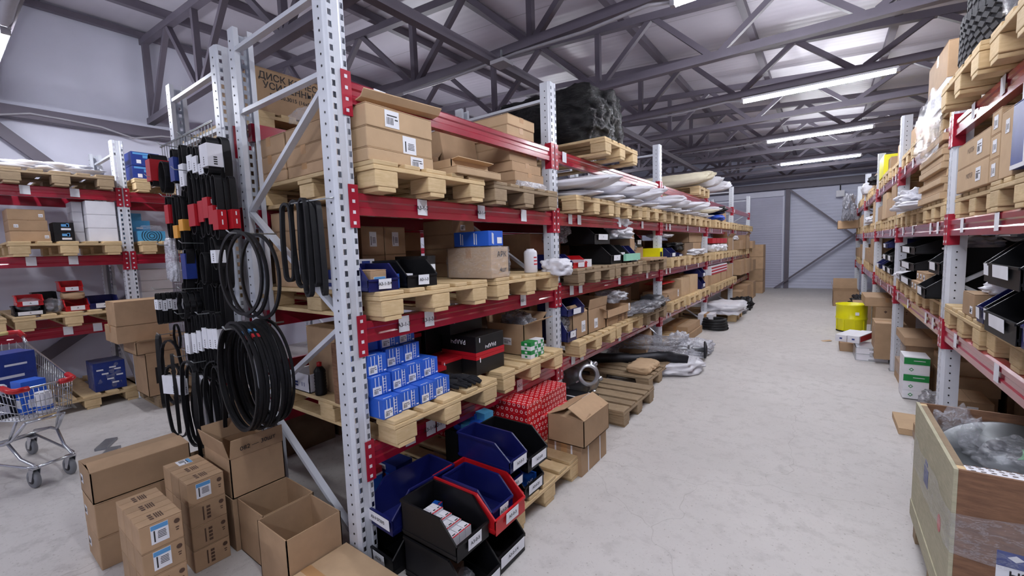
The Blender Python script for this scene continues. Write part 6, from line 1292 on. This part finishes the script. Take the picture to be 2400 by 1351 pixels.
# ================================================================= plywood crate at the right
t = thing('wooden_crate', 'open plywood crate with stretch film and a blue label at the lower right', 'crate', (0, 0, 0)); t.location = (.392, 2.425, 0)
X0, X1, Y0c, Y1c, Z0, Z1 = .0, .80, -.33, .453, .14, .70
ob('side_panel', MB().box(X0, X0 + .012, Y0c, Y1c, Z0, Z1), 'plywood_pale', t); ob('side_panel', MB().box(X1 - .012, X1, Y0c, Y1c, Z0, Z1), 'plywood_pale', t)
ob('front_panel', MB().box(X0 + .0125, X1 - .0125, Y0c, Y0c + .012, Z0, Z1), 'plywood_face', t); ob('back_panel', MB().box(X0 + .0125, X1 - .0125, Y1c - .012, Y1c, Z0, Z1), 'plywood_face', t); ob('floor_panel', MB().box(X0 + .0125, X1 - .0125, Y0c + .0125, Y1c - .0125, Z0, Z0 + .012), 'plywood_face', t)
for y in (Y0c + .013, Y1c - .045): ob('corner_batten', MB().box(X0 + .0125, X0 + .035, y, y + .03, Z0 + .013, Z1 - .001), 'pallet_wood', t)
ob('rim_batten', MB().box(X0 + .013, X0 + .034, Y0c + .044, Y1c - .046, Z1 - .05, Z1 - .001), 'aged_wood', t)
for y in (Y0c + .02, .0, Y1c - .09): ob('skid', MB().box(X0 + .01, X1 - .01, y, y + .07, 0, Z0 - .001), 'aged_wood', t)
ob('base_board', MB().box(X0 - .004, X0 + .0, Y0c, Y1c, Z0 - .03, Z0 + .05), 'plywood_pale', t)
LX, LZ = 0.508,0.443; LX -= .392; m = MB().box(X0 - .0012, X0 - .0004, .08, .17, .42, .50).box(X0 - .0012, X0 - .0004, .10, .15, .51, .53); ob('stamp', m, 'navy_card', t, 'faded blue stamp'); m = MB().poly([(X0 - .0004, -.16 + .028 * math.cos(k * PI / 8), .40 + .035 * math.sin(k * PI / 8)) for k in range(16)], (-.0008, 0, 0)); ob('stamp', m, 'red_plastic', t, 'faded red stamp'); lb = MB(); yy = Y0c - .0015; x0 = LX; ZL = LZ - .515; lb.box(x0, x0 + .3, yy - .001, yy, .41 + ZL, .46 + ZL, 0).box(x0, x0 + .3, yy - .001, yy, .461 + ZL, .515 + ZL, 1).poly([(x0 + .045, yy - .0015, .508 + ZL), (x0 + .025, yy - .0015, .496 + ZL), (x0 + .045, yy - .0015, .484 + ZL), (x0 + .065, yy - .0015, .496 + ZL)], (0, -.0005, 0), 0)
for k in range(3): lb.box(x0 + .08, x0 + .12, yy - .0018, yy - .001, .474 + ZL + .010 * k, .479 + ZL + .010 * k, 0)
lb.box(x0 + .13, x0 + .17, yy - .0018, yy - .001, .474 + ZL, .506 + ZL, 2)
lo = ob('label', lb, ['paper', 'navy_card', 'yellow_plastic'], t, 'blue and white label printed H277'); letter('H277-', .04, 'ink', lo, (x0 + .08, yy - .002, .435 + ZL), (1, 0, 0), (0, 0, 1))
mb = MB(); q = random.Random(2)
N = 40; vs = []; fs = []
for i in range(N + 1):
    for j in range(9):
        u = i / N; z = .47 + .16 * (j / 8 - .5) + .012 * math.sin(u * 19 + j); dpt = -.004 - .006 * abs(math.sin(j * 2.1 + u * 23)) 
        if u < .5: x, y = X0 + dpt, Y1c - (Y1c - Y0c) * u * 2
        else: x, y = X0 + (X1 - X0) * (u - .5) * 2, Y0c + dpt
        vs.append((x, y, z))
for i in range(N):
    for j in range(8): a = i * 9 + j; fs.append((a, a + 1, a + 10, a + 9))
mb.add(vs, fs, 0, True); ob('stretch_film', mb, 'clear_film', t)
t2 = thing('brake_disc', 'grey metal disc with a green sticker lying in the wooden crate', 'disc', (.62, 2.62, .60)); t2.rotation_euler = (math.radians(18), math.radians(-16), 0)
ob('disc', MB().lathe([(.0, .03), (.06, .03), (.07, .012), (.19, .012), (.2, .008), (.2, -.008), (.19, -.012), (.0, -.012)], 40), 'disc_metal', t2); ob('sticker', MB().box(.04, .11, -.06, .0, .0125, .0135), 'green_card', t2); ob('hub', MB().lathe([(0, .045), (.03, .045), (.03, .03)], 20), 'dark_metal', t2)
blob('film_bag', 'crumpled clear bag bulging out of the crate at its far left corner', 'plastic bag', .425, .60, 2.62, 2.84, .44, .75, 'clear_film', 231, .35, 5)
blob('film_bag', 'glossy clear plastic over the metal disc in the crate', 'plastic bag', .50, .9, 2.34, 2.80, .50, .67, 'clear_film', 232, .3, 5)
blob('wrapped_parts', 'dark parts in grey film filling the crate', 'wrapped part', .43, 1.14, 2.13, 2.84, .155, .54, 'grey_film', 233, .12, 5, 2, .8)
blob('film_bag', 'clear bag of dark hoses in the crate toward the right edge', 'plastic bag', .86, 1.16, 2.3, 2.7, .52, .66, 'clear_film', 234, .35, 4)
mb = MB(); N = 16; vs = []; fs = []
for i in range(N + 1):
    for j in range(6): u = i / N; vs.append((.43 + .7 * u, 2.125 + .035 * j, .675 - .012 * (j / 5) ** 2 * 3 + .008 * math.sin(u * 7)))
for i in range(N):
    for j in range(5): a = i * 6 + j; fs.append((a, a + 1, a + 7, a + 6))
mb.add(vs, fs, 0, True)
for r_ in range(5):
    for k in range(26): x = .45 + .0255 * k; y = 2.14 + .032 * r_; z = .6765 - .012 * ((y - 2.125) / .175) ** 2 * 3 + .008 * math.sin((x - .43) / .7 * 7); mb.add([(x, y, z), (x + .014, y, z), (x + .014, y + .006, z), (x, y + .006, z)], [(0, 1, 2, 3)], 1)
o = ob('paper_list', mb, ['paper', 'ink_brown']); tag(o, 'long printed paper list lying along the near edge of the crate', 'paper')

# ---------------------------------------------------------------- end
seen = {}
for o in bpy.data.objects:
    if o.parent is None and o.get('label'):
        seen.setdefault(o['label'], []).append(o.name)
    if o.get('label'):
        n = len(o['label'].split())
        if n > 16 or (o.parent is None and n < 4): print('LABEL LENGTH', n, o['label'])
for k, v in seen.items():
    if len(v) > 1: print('SAME LABEL', k, v[:4])
